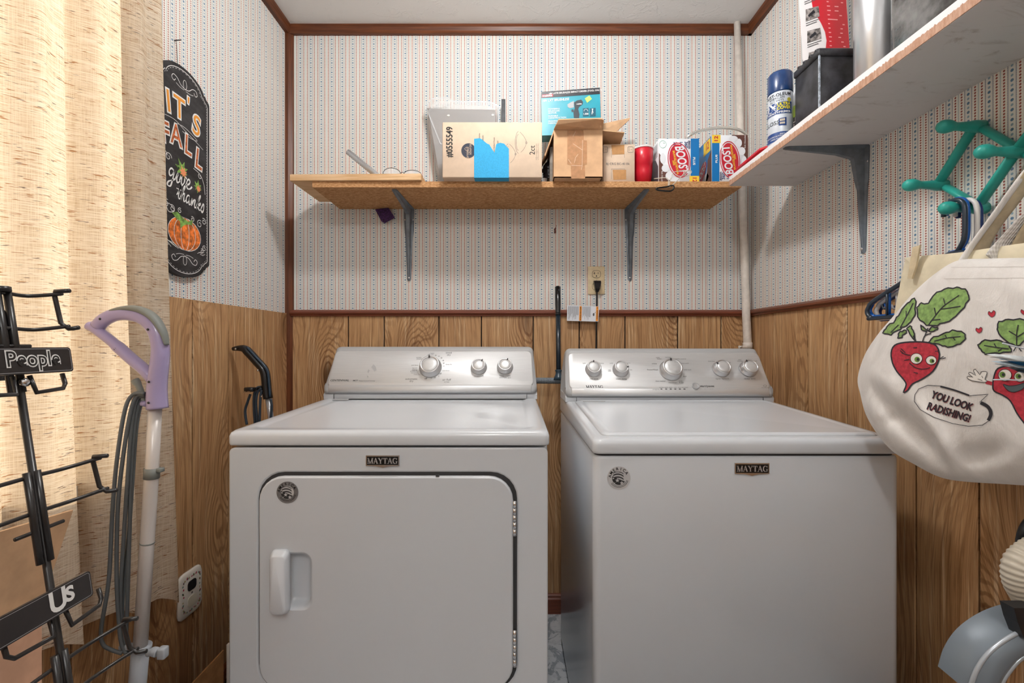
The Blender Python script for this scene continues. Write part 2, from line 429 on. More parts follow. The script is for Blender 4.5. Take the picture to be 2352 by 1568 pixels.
# window behind the curtain
WHITE = flat('white_paint', (228, 226, 222), 0.5, var=0.03)
b = MB(); t = 0.05
for q in ((y0 - t, y0 + .012, z0 - t, z1 + t), (y1 - .012, y1 + t, z0 - t, z1 + t)): b.box(XL - 0.06, XL + 0.014, q[0], q[1], q[2], q[3])
for q in ((y0, y1, z0 - t, z0 + .012), (y0, y1, z1 - .012, z1 + t)): b.box(XL - 0.06, XL + 0.014, q[0], q[1], q[2], q[3])
window_1 = obj('window_1', b, WHITE, kind='structure')
b = MB(); b.box(XL - 0.01, XL + 0.035, y0 - 0.06, y1 + 0.06, z0 - 0.03, z0 - 0.005); obj('window_sill', b, WHITE, window_1)
gm = bpy.data.materials.new('window_glass'); gm.use_nodes = True; nt = gm.node_tree
tr = nt.nodes.new('ShaderNodeBsdfTransparent'); gl = nt.nodes.new('ShaderNodeBsdfGlossy'); gl.inputs['Roughness'].default_value = 0.02
mx = nt.nodes.new('ShaderNodeMixShader'); mx.inputs[0].default_value = 0.07
nt.links.new(tr.outputs[0], mx.inputs[1]); nt.links.new(gl.outputs[0], mx.inputs[2]); nt.links.new(mx.outputs[0], nt.nodes['Material Output'].inputs[0])
for za, zb in ((z0, z1),):
    b = MB(); b.box(XL - 0.038, XL - 0.034, y0, y1, za, zb); obj('pane', b, gm, window_1)

# ceiling lamp above the frame and an added fill lamp: porcelain holder, bulb
def lamp(loc, watts, label, rad):
    t_ = thing('ceiling_lamp', label, 'lamp', loc)
    mt = Matrix.Translation(loc)
    b = MB(); b.lathe([(0.06, 0), (0.062, -0.012), (0.045, -0.03), (0.028, -0.045), (0.026, -0.06)], 24, mt); obj('holder', b, flat('porcelain', (236, 234, 228), 0.3), t_)
    em = bpy.data.materials.new('bulb_glow'); em.use_nodes = True; nt = em.node_tree
    e = nt.nodes.new('ShaderNodeEmission'); e.inputs[0].default_value = (1.0, 0.98, 0.955, 1); e.inputs[1].default_value = watts
    nt.links.new(e.outputs[0], nt.nodes['Material Output'].inputs[0])
    b = MB(); prof = [(0.014, -0.058), (0.02, -0.066)] + [(rad * math.sin(math.radians(a)), -0.066 - rad * 0.9 - rad * math.cos(math.radians(180 - a)) * -1 * -1) for a in range(150, 0, -15)]
    prof = [(0.015, -0.055), (0.018, -0.066)] + [(rad * math.sin(math.radians(a)), -0.062 - rad * (1 - math.cos(math.radians(a)))) for a in range(25, 171, 12)]
    b.lathe(prof, 24, mt); obj('bulb', b, em, t_)
lamp((0.05, 1.02, ZC), LAMP_W, 'bare round bulb in a porcelain holder on the ceiling above the machines', 0.06)
lamp((0.0, -0.75, ZC), FILL_W, 'added fill bulb in a porcelain holder on the ceiling behind the viewer', 0.09)  # unseen bulb added as general fill for the machine fronts and low areas
# ------------------------------------------------------------------ washer and dryer
ENAMEL = flat('white_enamel', (208, 213, 219), 0.22, spec=0.5, Coat_Weight=0.25, Coat_Roughness=0.08)
ENAMEL_S = flat('white_plastic', (212, 216, 222), 0.35, spec=0.4)
SEAM = flat('seam_dark_grey', (58, 58, 60), 0.7)  # dark grey of gaps, seams, feet, dial pointers and indicators
GREYP = flat('grey_plastic', (172, 173, 175), 0.35)
CHROME = flat('chrome', (214, 214, 216), 0.18, 1.0)
BLACKG = flat('black_gloss', (22, 22, 24), 0.25)
INK = flat('grey_ink', (96, 96, 98), 0.6)
INKD = flat('dark_ink', (46, 46, 48), 0.6)
m = M('brushed_steel', (206, 207, 208), 0.4, 0.45)
x, y, z = m.xyz(); n = m.noise(m.comb(x * 14, y * 1500, z * 1500), 1.0, 2, 0.5)
m.set('Base Color', m.mix(n.step(0.25, 0.75), (204, 205, 207), (216, 217, 218))); m.set('Roughness', n * 0.2 + 0.34); m.bump(n, 0.02, 0.0003); STEEL = m.mat
m = M('knob_metal', (205, 205, 207), 0.32, 0.8); KNOBM = m.mat
STICK = flat('sticker_grey', (128, 128, 130), 0.45, 0.3, var=0.15, scale=30)
STICKL = flat('sticker_pale', (196, 196, 198), 0.45, 0.1)

def hole_panel(b, outer, inner, fn_o, fn_i):
    b.loft([[fn_o(*p) for p in outer], [fn_i(*p) for p in inner]], smooth=False)

def america(parent, fn, R, light):
    "round flag sticker: dark lettering over a striped flag disc"
    b = MB(); b.prism(ell(0, 0, R, R, 40), 0.0002, 0.0008, fn); st = obj('sticker', b, STICKL if light else STICK, parent, label='round flag sticker')
    b = MB(); b.fill(ell(0, 0, R * .6, R * .6, 36), fn, 0.0010); obj('sticker_disc', b, STICKL, st)
    b = MB()
    for r0, r1 in ((.5, .58), (.27, .40), (.02, .15)):        # curved stripes
        pts = [(R * (-.1 + 1.05 * math.cos(math.radians(a)) * .62) , R * (r0 - .55 + .55 * math.sin(math.radians(a)) )) for a in range(40, 131, 10)]
        qts = [(p[0], p[1] + (r1 - r0) * R) for p in pts]
        poly = [p for p in pts + qts[::-1] if True]
        poly = [(min(.57 * R, max(-.5 * R, p[0])), min(.55 * R, p[1])) for p in poly]
        b.fill(poly, fn, 0.0012)
    obj('sticker_stripe', b, flat('sticker_dark', (64, 64, 66), 0.5), st)
    b = MB(); poly = [p for p in ell(0, 0, R * .59, R * .59, 48) if p[1] < -0.42 * p[0] - 0.02 * R]
    poly.sort(key=lambda p: math.atan2(p[1], p[0]) if p[0] > 0 or p[1] > 0 else math.atan2(p[1], p[0]))
    poly = sorted(poly, key=lambda p: (math.atan2(p[1], p[0]) + 2 * math.pi - 2.0) % (2 * math.pi))
    b.fill(poly, fn, 0.0014); obj('sticker_field', b, INKD, st)
    b = MB()
    for cx, cy, rs in ((-.14, -.2, .19), (.24, -.42, .18), (-.48, -.02, .1), (-.36, -.42, .06)):
        b.fill([(R * (cx + rs * (1 if k % 2 == 0 else .45) * math.sin(k * math.pi / 5)), R * (cy + rs * (1 if k % 2 == 0 else .45) * math.cos(k * math.pi / 5))) for k in range(10)], fn, 0.0016)
    obj('sticker_star', b, STICKL, st)
    b = MB()
    for i, ch in enumerate('AMERICA'):
        a = math.radians(168 - i * 22.5)
        b.text(ch, R * .34, fn, R * .78 * math.cos(a), R * .78 * math.sin(a), 0.0012, bold=0.015, rot=a - math.pi / 2)
    for rr_ in (.7, .8): b.ribbon(arc(0, 0, R * rr_, R * rr_, 215, 345, 20), R * .03, fn, h=0.0012)
    obj('sticker_lettering', b, BLACKG, st)

def badge(parent, fn, wd, hd):
    pl = lambda s_: [(-wd / 2 * s_, hd * .42 * s_), (wd / 2 * s_, hd * .42 * s_), (wd / 2 * s_, -hd * .4 * s_), (wd * .2, -hd * .44 * s_), (0, -hd * .56 * s_), (-wd * .2, -hd * .44 * s_), (-wd / 2 * s_, -hd * .4 * s_)]
    b = MB(); b.prism(pl(1), 0, 0.004, fn); o = obj('badge', b, CHROME, parent, label='chrome and black maker badge')
    b = MB(); b.prism([(-wd * .47, hd * .33), (wd * .47, hd * .33), (wd * .47, -hd * .33), (-wd * .47, -hd * .33)], 0.004, 0.0046, fn); obj('badge_face', b, BLACKG, o)
    b = MB(); b.serif('MAYTAG', hd * .46, fn, 0, 0, 0.0052, xs=wd * .9 / (5.8 * hd * .46)); obj('badge_lettering', b, flat('badge_silver', (200, 200, 202), 0.3, 0.6), o)

def knob(parent, fn, a, c, r, ang, dep):
    f2 = lambda p, q, h=0.0: fn(a + p, c + q, h)
    ring = lambda rad, h: [f2(rad * math.cos(t), rad * math.sin(t), h) for t in [2 * math.pi * k / 36 for k in range(36)]]
    b = MB(); b.loft([ring(r * 1.12, 0.0), ring(r * 1.1, dep * .25), ring(r * 1.0, dep * .3), ring(r * .98, dep * .85), ring(r * .93, dep), ring(r * .82, dep * 1.02), ring(r * .76, dep * .9)], True, False)
    k = obj('knob', b, KNOBM, parent, label='brushed silver dial')
    b = MB(); b.loft([ring(r * .76, dep * .9), ring(r * .72, dep * .96), ring(r * .4, dep * 1.0), ring(r * .02, dep * 1.01)], False, True); obj('knob_cap', b, STEEL, k)
    c_, s_ = math.sin(math.radians(ang)), math.cos(math.radians(ang))
    g = lambda p, q, h=0.0: f2(c_ * q + s_ * p, s_ * q - c_ * p, h)
    b = MB(); b.prism(rr(-r * .07, r * .07, r * .7, r * .95, r * .06, 3), dep * .8, dep * 1.08, g); obj('knob_pointer', b, SEAM, k)

def machine(name, label, cat, x0, x1, yf, ybd, yb, zf, zb, zseam, side_recess):
    root = thing(name, label, cat, ((x0 + x1) / 2, (yf + yb) / 2, 0))
    zdeck = lambda yy: zf + (zb - zf) * (yy - yf) / (ybd - yf)
    # top panel with rolled edges and a shallow sunken tray
    def lp(ins, z_, r): return [(p[0], p[1], z_(p[1]) if callable(z_) else z_) for p in rr(x0 + ins, x1 - ins, yf - 0.003 + ins, yb - ins * .3, r)]
    b = MB()
    b.loft([lp(.012, zseam + .001, .012), lp(.001, zseam + .003, .014), lp(0, zseam + .008, .014), lp(0, lambda v: zdeck(v) - .012, .014), lp(.002, lambda v: zdeck(v) - .005, .016), lp(.007, lambda v: zdeck(v) - .001, .02), lp(.015, zdeck, .024)], True, False)
    return root, b, zdeck, lp

def console(root, x0, x1, yb0, zb, ztop, bottom_z):
    "control panel box: white plinth, end caps, slanted brushed panel; returns the panel plane"
    ytop = yb0 + 0.077
    w_ = x1 - x0
    # white plinth
    b = MB(); prof = [(yb0 - .002, zb - .002), (yb0 - .004, bottom_z - .012), (yb0 + .01, bottom_z), (yb0 + .16, bottom_z), (yb0 + .16, zb - .002)]
    b.loft([[(xx, p[0], p[1]) for p in prof] for xx in (x0, x0 + .002, x1 - .002, x1)], True, True, False)
    pl = obj('console_base', b, ENAMEL_S, root)
    b = MB()
    for xx in (x0 + .036, x1 - .036): b.box(xx - .0006, xx + .0006, yb0 - .0055, yb0, zb - .002, bottom_z - .010)
    b.box(x0 + .03, x1 - .03, yb0 - .005, yb0, zb - .003, zb - .0005); obj('console_seam', b, SEAM, pl)
    # grey shell
    b = MB()
    def sec(xx, k): # k shrinks the section near the ends for a rounded cheek
        k *= 1.6
        pr = [(yb0 - .012 + k, bottom_z - .006 + k * .4), (yb0 - .014 + k, bottom_z + .004 + k), (yb0 - .004 + k, bottom_z + .02), (ytop - .006 + k, ztop - .010 - k), (ytop + .004 + k * .5, ztop - .001 - k), (ytop + .02, ztop - k), (ytop + .04, ztop - .006 - k), (yb0 + .165, bottom_z + .05), (yb0 + .165, bottom_z - .006)]
        sg = 1 if xx < (x0 + x1) / 2 else -1
        return [(xx + sg * .010 * max(0, p[1] - bottom_z) / (ztop - bottom_z), p[0], p[1]) for p in pr]
    b.loft([sec(x0 + .0005, .014), sec(x0, .0105), sec(x0 + .002, .006), sec(x0 + .006, .0025), sec(x0 + .012, .0006), sec(x0 + .018, 0), sec(x1 - .018, 0), sec(x1 - .012, .0006), sec(x1 - .006, .0025), sec(x1 - .002, .006), sec(x1, .0105), sec(x1 - .0005, .014)], True, True, True)
    obj('console_shell', b, GREYP, root)
    # brushed panel on the slant
    o = Vector(((x0 + x1) / 2, yb0 - .005, bottom_z + .018)); v = Vector((0, ytop - .006 - (yb0 - .004), ztop - .010 - bottom_z - .02)); L = v.length
    fn = plane(o, (1, 0, 0), v)
    hw = w_ / 2 - .012
    lo = rr(-hw, hw, -.002, L - .004, .018)
    taper = lambda p, ins: (p[0] * (1 - ins / hw) * (1 - .012 * p[1] / L), ins + p[1] * (1 - 2 * ins / L))
    b = MB(); b.loft([[fn(*taper(p, 0), -.002) for p in lo], [fn(*taper(p, 0), .0015) for p in lo], [fn(*taper(p, .003), .0035) for p in lo]], False, True)
    # the bottom roll of the panel
    ff = lambda xx, i: [(xx, yb0 - .0135 + i, bottom_z - .004), (xx, yb0 - .017 + i, bottom_z + .004), (xx, yb0 - .012 + i, bottom_z + .014), (xx, yb0 - .0075 + i, bottom_z + .022), (xx, yb0 + .004, bottom_z + .022), (xx, yb0 + .004, bottom_z - .004)]
    b.loft([ff(x0 + .016, .006), ff(x0 + .022, 0), ff(x1 - .022, 0), ff(x1 - .016, .006)], True, True, True)
    obj('console_panel', b, STEEL, root)
    f2 = lambda a, c, h=0.0: fn(a, c, h + .0037)
    # photo pixel -> panel coordinates
    def at(px, py):
        d = plane_hit(px, py, fn(0, 0, .0037), fn(1, 0, .0037), fn(0, 1, .0037)); return d
    return f2, at, L
def plane_hit(px, py, o, pu, pv):
    u, v = pu - o, pv - o; n_ = u.cross(v); c0 = Vector((0, 0, CZ)); r = P(px, py, 1.0) - c0
    t = (o - c0).dot(n_) / r.dot(n_); q = c0 + r * t - o
    return q.dot(u) / u.length_squared, q.dot(v) / v.length_squared

# ---- dryer
X0, X1, YFD, YBD, YBK = -0.652, 0.086, 1.047, 1.585, 1.78
root, b, zdk, lp = machine('dryer', 'white front-loading dryer with square door and silver console, left of the washer', 'dryer', X0, X1, YFD, YBD, YBK, 0.909, 0.921, 0.8735, False)
b.loft([lp(.015, zdk, .024), lp(.034, lambda v: zdk(v) + .0005, .03), lp(.042, lambda v: zdk(v) - .003, .03), lp(.05, lambda v: zdk(v) - .0045, .03)], False, True)
obj('top_panel', b, ENAMEL, root)
# cabinet: sides and back as a shell, front sheet with the door opening
b = MB()
cl = rr(X0 + .003, X1 - .003, YFD + .03, YBK, .006)
b.loft([[(p[0], p[1], .012) for p in cl], [(p[0], p[1], .870) for p in cl]], True, True)
DX0, DX1, DZ0, DZ1 = -.5815, .0115, .315, .8145
FR = 4
fo = rr(X0 + .004, X1 - .004, .014, .8705, .012); fi = rr(DX0 - .004, DX1 + .004, DZ0 - .004, DZ1 + .004, .064)
fj = rr(DX0, DX1, DZ0, DZ1, .06); 
fq = lambda l, yy: [(p[0], yy, p[1]) for p in l]
b.loft([fq(rr(X0 + .003, X1 - .003, .012, .8705, .006), YFD + .035), fq(fo, YFD + .006), fq(fo, YFD + .001), fq(rr(X0 + .007, X1 - .007, .017, .8675, .01), YFD)], smooth=True)
b.loft([fq(rr(X0 + .007, X1 - .007, .017, .8675, .01), YFD), fq(fi, YFD)], smooth=False)
b.loft([fq(fi, YFD), fq(rr(DX0 - .001, DX1 + .001, DZ0 - .001, DZ1 + .001, .061), YFD + .0015), fq(fj, YFD + .0035)], smooth=True)
obj('cabinet', b, ENAMEL, root)
b = MB(); b.loft([fq(fj, YFD + .0035), fq(rr(DX0 + .02, DX1 - .025, DZ0 + .02, DZ1 - .025, .045), YFD + .0039)], False, False, False); obj('door_gap', b, SEAM, root)
# door with grip pocket
ex0, ex1, ez0, ez1 = DX0 + .004, DX1 - .009, DZ0 + .004, DZ1 - .008
dl = lambda ins, r=.056: rr(ex0 + ins, ex1 - ins, ez0 + ins, ez1 - ins, r - ins)
hk = lambda x_: (x_ - HX) / F * 1.042; hz = lambda y_: CZ - (y_ - HY) / F * 1.042
px0, px1, pz0, pz1 = hk(652), hk(712), hz(1395), hz(1273)
pk = lambda ins, r: rr(px0 + ins, px1 - ins, pz0 + ins, pz1 - ins, r)
DF = YFD - .006
b = MB()
b.loft([fq(dl(.0), YFD + .0038), fq(dl(0), DF + .004), fq(dl(.0015), DF + .0012), fq(dl(.004), DF)], smooth=True)
b.loft([fq(dl(.004), DF), fq(pk(-.006, .024), DF)], smooth=False)
b.loft([fq(pk(-.006, .024), DF), fq(pk(-.002, .021), DF + .002), fq(pk(.001, .019), DF + .008), fq(pk(.006, .014), DF + .019), fq(pk(.013, .008), DF + .022)], False, True)
door = obj('door', b, ENAMEL, root)
gx0, gx1, gz0, gz1 = hk(624), hk(667), hz(1406), hz(1259)
b = MB()
gl_ = lambda i, xs, yy: [(xs[0] + (xs[1] - xs[0]) * (q[0] - gx0) / (gx1 - gx0), yy, q[1]) for q in rr(gx0, gx1, gz0 + i, gz1 - i, .012)]
b.loft([gl_(0, (gx0, gx1), DF + .001), gl_(.001, (gx0 + .002, gx1 + .0), DF - .008), gl_(.007, (gx0 + .006, gx1), DF - .020), gl_(.010, (gx0 + .010, gx1 - .002), DF - .023)], True, True)
obj('handle', b, ENAMEL_S, door, label='white moulded door grip')
for ya, yb_ in ((1150, 1230), (1447, 1530)):
    b = MB(); hxx = hk(1182); zt_, zb_ = hz(ya), hz(yb_)
    for k in range(5):
        za = zb_ + (zt_ - zb_) * k / 5; zc = zb_ + (zt_ - zb_) * (k + .94) / 5
        b.tube([(hxx, DF + .001, za), (hxx, DF + .001, zc)], .0042, 10)
    b.box(hxx - .003, hxx + .003, DF + .001, DF + .008, zb_, zt_)
    obj('hinge', b, CHROME, root, label='steel knuckle hinge')
b = MB(); b.box(hk(1005) - .004, hk(1005) + .004, DF - .0005, DF + .003, DZ1 - .008, DZ1 - .005); obj('door_catch', b, SEAM, root)
ffn = plane((hk(878.5), YFD - .0002, hz(1058)), (1, 0, 0), (0, 0, 1)); badge(root, ffn, .0765, .0285)
america(root, plane((hk(661), DF - .0002, hz(1130)), (1, 0, 0), (0, 0, 1)), .0248, False)
f2, at, L = console(root, X0, X1 + .001, YBD, 0.921, 1.1, .947)
for (px_, py_, r_, a_) in ((989, 836, .0355, -6), (1100, 838, .0255, 35), (1160, 837, .0255, 25)):
    a, c = at(px_, py_ + (8 if r_ > .03 else 6)); knob(root, f2, a, c, r_, a_, .028 if r_ > .03 else .024)
b = MB(); T = lambda s_, px_, py_, sz, **k: b.text(s_, sz, f2, *at(px_, py_), .0004, **k)
T('CENTENNIAL', 780, 873.5, .0103, xs=1.05, shear=.15, bold=.005)
obj('console_lettering', b, INKD, root)
b = MB()
T('MCT', 816, 874, .008, shear=.2, bold=.02); T('Maytag Commercial Technology', 843, 874.5, .0048, xs=.9)
for s_, px_, py_, sz in (('timed', 1031, 810, .0095), ('dry', 1031, 815, .0095), ('automatic', 945, 870, .0105), ('dry', 945, 875, .0105), ('air fluff', 1026, 872, .0105), ('no heat', 1026, 877, .006),
        ('off', 985, 814, .008), ('off', 1011, 858, .009), ('off', 978, 869, .009), ('energy', 953, 849, .0075), ('preferred', 952, 852, .0075), ('less dry', 953, 845, .006), ('cool down', 953, 838.5, .006), ('normal dry', 953, 856, .006), ('more dry', 958, 859.5, .006),
        ('damp dry', 1031, 836.5, .006), ('cool down', 1024, 851, .006), ('wrinkle', 962, 821, .006), ('prevent', 963, 824, .006), ('heavy', 993, 811, .006), ('dry', 993, 813.5, .006),
        ('80', 1001, 816, .006), ('60', 1008, 818, .006), ('50', 1014, 822, .006), ('40', 1018, 828, .006), ('30', 1019, 834, .006), ('20', 1019, 840.5, .006), ('30', 1007, 863.5, .006), ('20', 999, 867, .006), ('10', 990, 868.5, .006),
        ('temperature', 1100, 863, .0065), ('wrinkle prevent', 1160, 863, .006), ('end of cycle signal', 1160, 867, .0056)):
    T(s_, px_, py_, sz)
obj('console_legend', b, INK, root, kind='stuff')
b = MB()   # torn remains of a label on the brushed panel
for poly in ([(853, 843), (858, 836), (863, 842), (865, 850), (860, 853)], [(846, 848), (849, 850), (846, 857), (844, 854)], [(843, 862), (846, 864), (845, 869)]):
    b.fill([at(*p) for p in poly], f2, .0003)
obj('label_scrap', b, flat('label_scrap', (176, 176, 178), 0.6), root)
b = MB(); q0, q1 = P(757, 921.5, 1.575), P(806, 924.5, 1.575); zz = zdk(1.57) + .0009
b.add([(-.631, 1.572, zdk(1.572) + .001), (-.56, 1.572, zdk(1.572) + .001), (-.56, 1.556, zdk(1.556) - .002), (-.631, 1.556, zdk(1.556) - .002)], [(0, 1, 2, 3)]); obj('rating_label', b, GREYP, root)

# ---- washer
X0, X1, YFD, YBD, YBK = 0.179, 0.866, 1.012, 1.515, 1.71
root, b, zdk, lp = machine('washing_machine', 'white top-loading washing machine with five silver dials, right of the dryer', 'washing machine', X0, X1, YFD, YBD, YBK, 0.898, 0.920, 0.8625, True)
b.loft([lp(.015, zdk, .024), lp(.022, zdk, .024)], False, True)
obj('top_panel', b, ENAMEL, root)
ll = lambda i, dz, r: [(p[0], p[1], zdk(p[1]) + dz) for p in rr(X0 + .030 + i, X1 - .030 - i, YFD + .030 + i, YBD - .012 - i * .4, r)]
b = MB(); b.loft([ll(-.003, -.003, .02), ll(-.003, .0005, .02), ll(0, .004, .02), ll(.005, .0062, .018), ll(.012, .0066, .016), ll(.018, .0045, .014), ll(.022, .0042, .012)], False, True); lid = obj('lid', b, ENAMEL, root, label='glossy white top lid')
b = MB(); b.loft([ll(-.0045, -.001, .02), ll(-.0045, .0004, .02), ll(-.002, .0004, .02)], False, False); obj('lid_seam', b, GREYP, lid)
b = MB(); b.box(X0 + .052, X0 + .122, YBD - .038, YBD - .024, zdk(1.48) + .003, zdk(1.48) + .0058); obj('rating_label', b, GREYP, root)
b = MB()
cl = rr(X0 + .002, X1 - .002, YFD + .003, YBK, .018)
cl2 = rr(X0 + .004, X1 - .004, YFD + .005, YBK, .018)
b.loft([[(p[0], p[1], .03) for p in cl], [(p[0], p[1], .853) for p in cl], [(p[0], p[1], .859) for p in cl2]], True, True)
obj('cabinet', b, ENAMEL, root)
b = MB(); b.loft([[(p[0], p[1], zz) for p in rr(X0 + .008, X1 - .008, YFD + .009, YBK, .018)] for zz in (.858, .865)], False, False); obj('lid_gap', b, SEAM, root)
# pressed panel on the left flank
fl = plane((X0 + .002, 1.07, 0), (0, 1, 0), (0, 0, 1))
b = MB(); b.loft([[fl(p[0], p[1], .0002) for p in rr(.03, .56, .07, .80, .06)], [fl(p[0], p[1], .005) for p in rr(.04, .55, .08, .79, .055)], [fl(p[0], p[1], .005) for p in rr(.055, .535, .095, .775, .05)], [fl(p[0], p[1], .0015) for p in rr(.065, .525, .105, .765, .045)]], False, True)
obj('side_panel', b, ENAMEL, root)
for xx in (X0 + .05, X1 - .05):
    for yy in (YFD + .06, YBK - .06):
        b = MB(); b.lathe([(.02, 0), (.02, .008), (.008, .012), (.008, .034)], 12, Matrix.Translation((xx, yy, 0))); obj('foot', b, SEAM, root)
wk = lambda x_: (x_ - HX) / F * 1.012; wz = lambda y_: CZ - (y_ - HY) / F * 1.012
badge(root, plane((wk(1727), YFD + .0028, wz(1075.5)), (1, 0, 0), (0, 0, 1)), .0765, .0285)
america(root, plane((wk(1422), YFD + .0028, wz(1098)), (1, 0, 0), (0, 0, 1)), .0258, True)
f2, at, L = console(root, X0 - .002, X1, YBD, 0.920, 1.094, .943)
for (px_, py_, r_, a_) in ((1362.5, 844, .0245, 0), (1425, 844, .0245, 95), (1540, 844, .0345, -3), (1656, 843, .0265, -60), (1718, 843, .0265, -25)):
    a, c = at(px_, py_ + (7 if r_ > .03 else 5)); knob(root, f2, a, c, r_, a_, .028 if r_ > .03 else .024)
a, c = at(1597, 887); b = MB(); b.loft([[f2(a + p[0], c + p[1], h) for p in ell(0, 0, r_, r_, 28)] for r_, h in ((.0118, 0), (.0118, .004), (.0105, .0055), (.0095, .0045), (.004, .0038))], False, True); obj('start_button', b, flat('button_grey', (166, 167, 169), 0.35), root)
b = MB(); b.serif('MAYTAG', .0105, f2, *at(1365.5, 888), .0004, xs=.92)
T('start/pause', 1624, 886.5, .0105, bold=.01)
obj('console_lettering', b, INKD, root)
b = MB(); T('COMMERCIAL TECHNOLOGY', 1365.5, 894.5, .0047, xs=1.1)
for s_, px_, py_, sz in (('soil level', 1364, 870, .0085), ('wash temp', 1427, 870, .0085), ('cycle options', 1659, 869.5, .0085), ('water level', 1722, 869.5, .0085), ('hold 3 sec. to cancel', 1622, 892.5, .0056),
        ('bulky', 1511, 821, .006), ('sheets', 1514, 824, .006), ('normal', 1534, 820.5, .0065), ('wrinkle control', 1562, 824, .0065), ('whites', 1503, 835, .0065), ('PowerWash', 1499, 849, .0075), ('hand wash', 1573, 834, .0065), ('cold wash', 1579, 849, .0065), ('soak', 1573, 864, .0065),
        ('clean washer', 1517, 875, .0065), ('rinse & spin', 1545, 879, .006), ('drain', 1563, 875, .006), ('& spin', 1565, 878.5, .006), ('progress', 1507, 893.5, .0065),
        ('sensing', 1519, 889.5, .005), ('wash', 1530, 889.5, .005), ('rinse', 1540, 889.5, .005), ('spin', 1551, 889.5, .005), ('done', 1561, 889.5, .005), ('lid locked', 1573, 889.5, .005),
        ('light', 1342, 834, .0065), ('heavy', 1382, 834, .0065), ('cold', 1404, 834, .0065), ('warm', 1443, 833.5, .0065), ('hot', 1449, 849, .0065), ('tap', 1400, 849, .006), ('cold', 1400, 852, .006),
        ('2nd rinse', 1634, 829.5, .006), ('extra', 1666, 829, .006), ('fabric softener', 1668, 832, .0055), ('auto', 1699, 826, .006), ('sensing', 1699, 829, .006), ('deep', 1722, 826, .006), ('water wash', 1730, 829, .006), ('high efficiency', 1758, 890, .0045)):
    T(s_, px_, py_, sz)
b.ribbon([Vector(at(1757 + 4 * math.cos(t_), 886 + 2 * math.sin(t_))) for t_ in [k * math.pi / 8 for k in range(17)]], .0008, f2, h=.0004)
obj('console_legend', b, INK, root, kind='stuff')
for px_ in (1519, 1530, 1540.5, 1551, 1561.5, 1572):
    a, c = at(px_, 893.3); b = MB(); b.prism(rr(a - .0035, a + .0035, c - .0014, c + .0014, .0013, 3), 0, .0008, f2); obj('indicator', b, SEAM, root)
# ------------------------------------------------------------------ shelves and what stands on them
def slab(b, pts, th, smooth=False):
    "thin sheet through the points, th thick against its normal"
    pts = [Vector(p) for p in pts]; n_ = (pts[1] - pts[0]).cross(pts[2] - pts[0]).normalized()
    N = len(pts); vs = pts + [p - n_ * th for p in pts]
    b.add(vs, [tuple(range(N)), tuple(range(2 * N - 1, N - 1, -1))] + [(i, N + i, N + (i + 1) % N, (i + 1) % N) for i in range(N)], smooth); return b
def pxp(d): return lambda a, c, h=0.0: P(a, -c, d) - Vector((0, h, 0))
m = M('particle_board', (196, 146, 98), 0.8, spec=0.15)
x, y, z = m.xyz(); v = m.comb(x * 90, y * 160, z * 220); n = m.noise(v, 1.0, 3, 0.7); vo = m.voro(m.comb(x * 240, y * 300, z * 500), 1.0)
c = m.mix(n.step(0.35, 0.68), (166, 120, 78), (210, 166, 122)); c = m.mix(vo.step(0.3, 0.12) * n.step(0.5, 0.62), c, (84, 50, 26)); m.set('Base Color', c); m.bump(n, 0.2, 0.001); PBOARD = m.mat
m = M('pine_plank', (222, 186, 146), 0.6, spec=0.25)
x, y, z = m.xyz(); n = m.noise(m.comb(x * 7, y * 60, z * 120), 1.0, 4, 0.6, 0.6); m.set('Base Color', m.mix(n.step(0.35, 0.7), (206, 166, 122), (228, 194, 154))); PINE = m.mat
CARD = flat('cardboard', (204, 166, 130), 0.85, spec=0.15, var=0.06, bump=0.05, scale=18)
CARDW = flat('cardboard_pale', (212, 190, 168), 0.8, spec=0.15, var=0.04, scale=14)
CARDD = flat('cardboard_dark', (160, 116, 76), 0.9, spec=0.1, var=0.1, scale=30)
m = M('white_shelf_paint', (214, 212, 212), 0.55, spec=0.35)
x, y, z = m.xyz(); n = m.noise(m.comb(x * 10, y * 26, z * 30), 1.0, 5, 0.7, 1.0)
m.set('Base Color', m.mix(n.step(0.54, 0.72) * 0.55, (214, 211, 211), (150, 134, 126))); WSHELF = m.mat
m = M('shelf_raw_edge', (190, 150, 126), 0.7, spec=0.2)
x, y, z = m.xyz(); n = m.noise(m.comb(x * 30, y * 190, z * 40), 1.0, 4, 0.7)
edge = (z + (n - 0.5) * 0.014).gt(1.6805)
m.set('Base Color', m.mix(edge, m.mix(n.step(.3, .7), (172, 130, 106), (200, 164, 142)), (236, 236, 238))); REDGE = m.mat
ZS = 1.692
b = MB(); b.box(-0.715, 0.822, 1.637, YB - .001, 1.671, ZS); obj('wall_shelf', b, PBOARD, label='long particle board shelf on the striped back wall', cat='shelf')
b = MB(); b.rbox(-0.792, -0.322, 1.628, 1.87, ZS + .0005, ZS + .0235, .001, 1, smooth=False, mat=rotz((-.6, 1.7, 1.7), -0.9)); obj('loose_plank', b, PINE, label='short pale pine plank lying on the left end of the back shelf', cat='plank')
b = MB(); b.box(0.7615, XR - .001, 0.25, 1.60, 1.6625, 1.695); b2 = MB()
shelf_r = obj('side_shelf', b, WSHELF, label='white painted shelf with chipped brown edge along the right wall', cat='shelf')
b2.box(0.7600, 0.7613, 0.25, 1.60, 1.6635, 1.694); obj('shelf_edge', b2, REDGE, shelf_r, label='raw brown front edge with ragged white paint')

